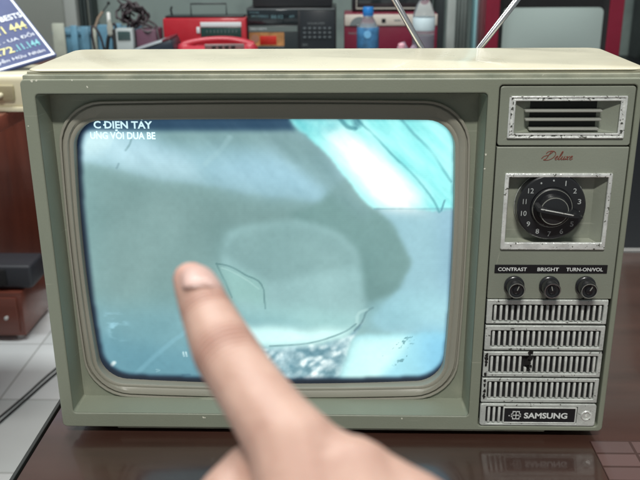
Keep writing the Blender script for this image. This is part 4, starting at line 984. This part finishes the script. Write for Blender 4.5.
# tilted cassette recorder with silver top
t = place('cassette_recorder', -.525, 1.79, .0, 'flat black cassette recorder with a silver top, propped up at a tilt', 'recorder')
mt = Matrix.Translation((0, 0, .114)) @ Matrix.Rotation(R(-17), 4, 'Y')
bm = bmesh.new(); add_box(bm, -.058, .056, -.03, .09, -.022, .010, bev=.004, mtx=mt); from_bm(bm, 'case', mat('recorder_navy', rgb(34, 44, 56), .35), t)
bm = bmesh.new(); add_box(bm, -.057, .030, -.031, .088, .0102, .0145, bev=.001, mtx=mt); from_bm(bm, 'top_plate', mat('top_silver', rgb(190, 200, 206), .3, .4), t)
bm = bmesh.new(); add_box(bm, .031, .055, -.030, .088, .0102, .016, bev=.002, mtx=mt); from_bm(bm, 'key_row', mat('key_red', rgb(98, 36, 48), .4), t)
bm = bmesh.new(); add_box(bm, -.02, .03, -.01, .07, 0, .088, bev=.003); from_bm(bm, 'stand', M['matblack'], t)
bm = bmesh.new()
for k in range(6):
    x = -.02+k*.016; add_tube(bm, spline([(x, -.03, .002), (x+.006, -.035, .05), (x+.02, -.03, .085), (x+.028, -.028, .105), (x+.03, -.02, .06), (x+.034, -.02, .003)]), .0032, 6)
bmesh.ops.translate(bm, vec=(-.475, 1.79, 0), verts=bm.verts)
o = from_bm(bm, 'loose_cable', cm, None, 60); tag(o, 'loops of dark cable between the tilted recorder and the red telephone', 'cables')
# pale blue and white crate of tools at far left, standing on the wooden cabinet
t = place('tool_crate', -.80, 2.12, .0205, 'pale blue and white plastic crate filled with tools, right of the shop sign', 'crate')
pb = mat('crate_blue', rgb(92, 134, 156), .4, var=.3, vscale=15); pw = mat('crate_cream', rgb(160, 164, 152), .5, var=.2)
crate_z = .118
box('crate_body', pb, t, -.125, .120, 0, .16, 0, crate_z-.022, bev=.006)
box('crate_rim', mat('crate_rim', rgb(88, 128, 150), .4), t, -.130, .125, -.006, .166, crate_z-.022, crate_z-.008, bev=.003)
for x, m_, w_, h in ((-.105, pw, .040, .135), (-.055, pb, .022, .128), (.008, pw, .018, .120), (.045, pb, .045, .130), (.085, pb, .030, .134), (-.02, bpy.data.materials['crate_blue'], .026, .124)):
    box('packed_item', m_, t, x-w_/2, x+w_/2, -.018, -.007, .02, h, bev=.004)
tube('screwdriver', mat('tool_wood', rgb(150, 130, 112), .5), t, [(-.010, .05, .10), (.010, .05, .146), (.026, .05, .165)], .005, 10)
tube('screwdriver_shaft', M['matblack'], t, [(.026, .05, .165), (.046, .05, .190)], .002, 8); lathe('ball_tip', M['matblack'], t, [(0, -.006), (.005, -.003), (.005, .003), (0, .006)], (.047, .05, .192), n=14)
lathe('white_tube', wht, t, [(0, .10), (.006, .10), (.006, .162), (.004, .166), (0, .166)], (.052, .02, 0), n=16)
# dark hand tools and leads standing between the crate and the meter
o = empty('pliers', (-.70, 1.97, .0)); tag(o, 'dark handled pliers standing upright left of the pale grey meter', 'pliers')
tube('handle', M['satin'], o, spline([(-.014, 0, .0), (-.018, 0, .06), (-.010, 0, .115), (-.002, 0, .135)]), .006, 8)
tube('handle', M['satin'], o, spline([(.014, 0, .0), (.018, 0, .06), (.010, 0, .115), (.002, 0, .135)]), .006, 8)
tube('jaw', M['louvre'], o, [(-.003, 0, .130), (-.004, 0, .155), (-.001, 0, .178)], [.006, .006, .002], 8)
tube('jaw', M['louvre'], o, [(.003, 0, .130), (.004, 0, .155), (.001, 0, .178)], [.006, .006, .002], 8)
bm = bmesh.new()
for k in range(5):
    a = random.uniform(-.05, .05); add_tube(bm, spline([(-.76+k*.028, 2.04, .0), (-.765+k*.028+a*.3, 2.03, .09), (-.75+k*.028+a, 2.03, .150+.012*math.sin(k*2.2)), (-.735+k*.028+a*.6, 2.03, .120), (-.73+k*.028, 2.03, .0)]), .0036, 7)
o = from_bm(bm, 'test_leads', cm, None, 60); tag(o, 'dark looped test leads hanging in front of the pale blue tool crate', 'cables')
# red portable television
t = place('red_television', .6530, 2.04, 0, 'portable television in a dark red case with a blank grey screen, behind at right', 'television')
plate('case_front', dred, t, [rrect(-.207, .212, 0, .300, .014), rrect(-.165, .168, .012, .285, .010)], 0, .02, .003)
box('case_body', dred, t, -.205, .210, .021, .26, .001, .299, bev=.012)
loft('screen_surround', M['matblack'], t, [(rrect(-.1645, .1675, .0125, .2845, .010, 5), .004), (rrect(-.152, .158, .02, .2030, .016, 5), .018)], 30)
loft('screen_surround', M['matblack'], t, [(rrect(-.152, .158, .02, .2030, .016, 5), .018), (rrect(-.150, .156, .022, .2010, .016, 5), .0195)], 30)
bm = bmesh.new(); G = []
for i in range(21):
    row = []
    for j in range(15):
        u, v = i/20*2-1, j/14*2-1; row.append(bm.verts.new((.003+u*.154, .0205-.013*(1-u*u)*(1-v*v)*.9, .1115+v*.0905)))
    G.append(row)
for i in range(20):
    for j in range(14): bm.faces.new((G[i][j], G[i+1][j], G[i+1][j+1], G[i][j+1]))
from_bm(bm, 'screen', mat('grey_screen', rgb(158, 172, 168), .18), t, 60)
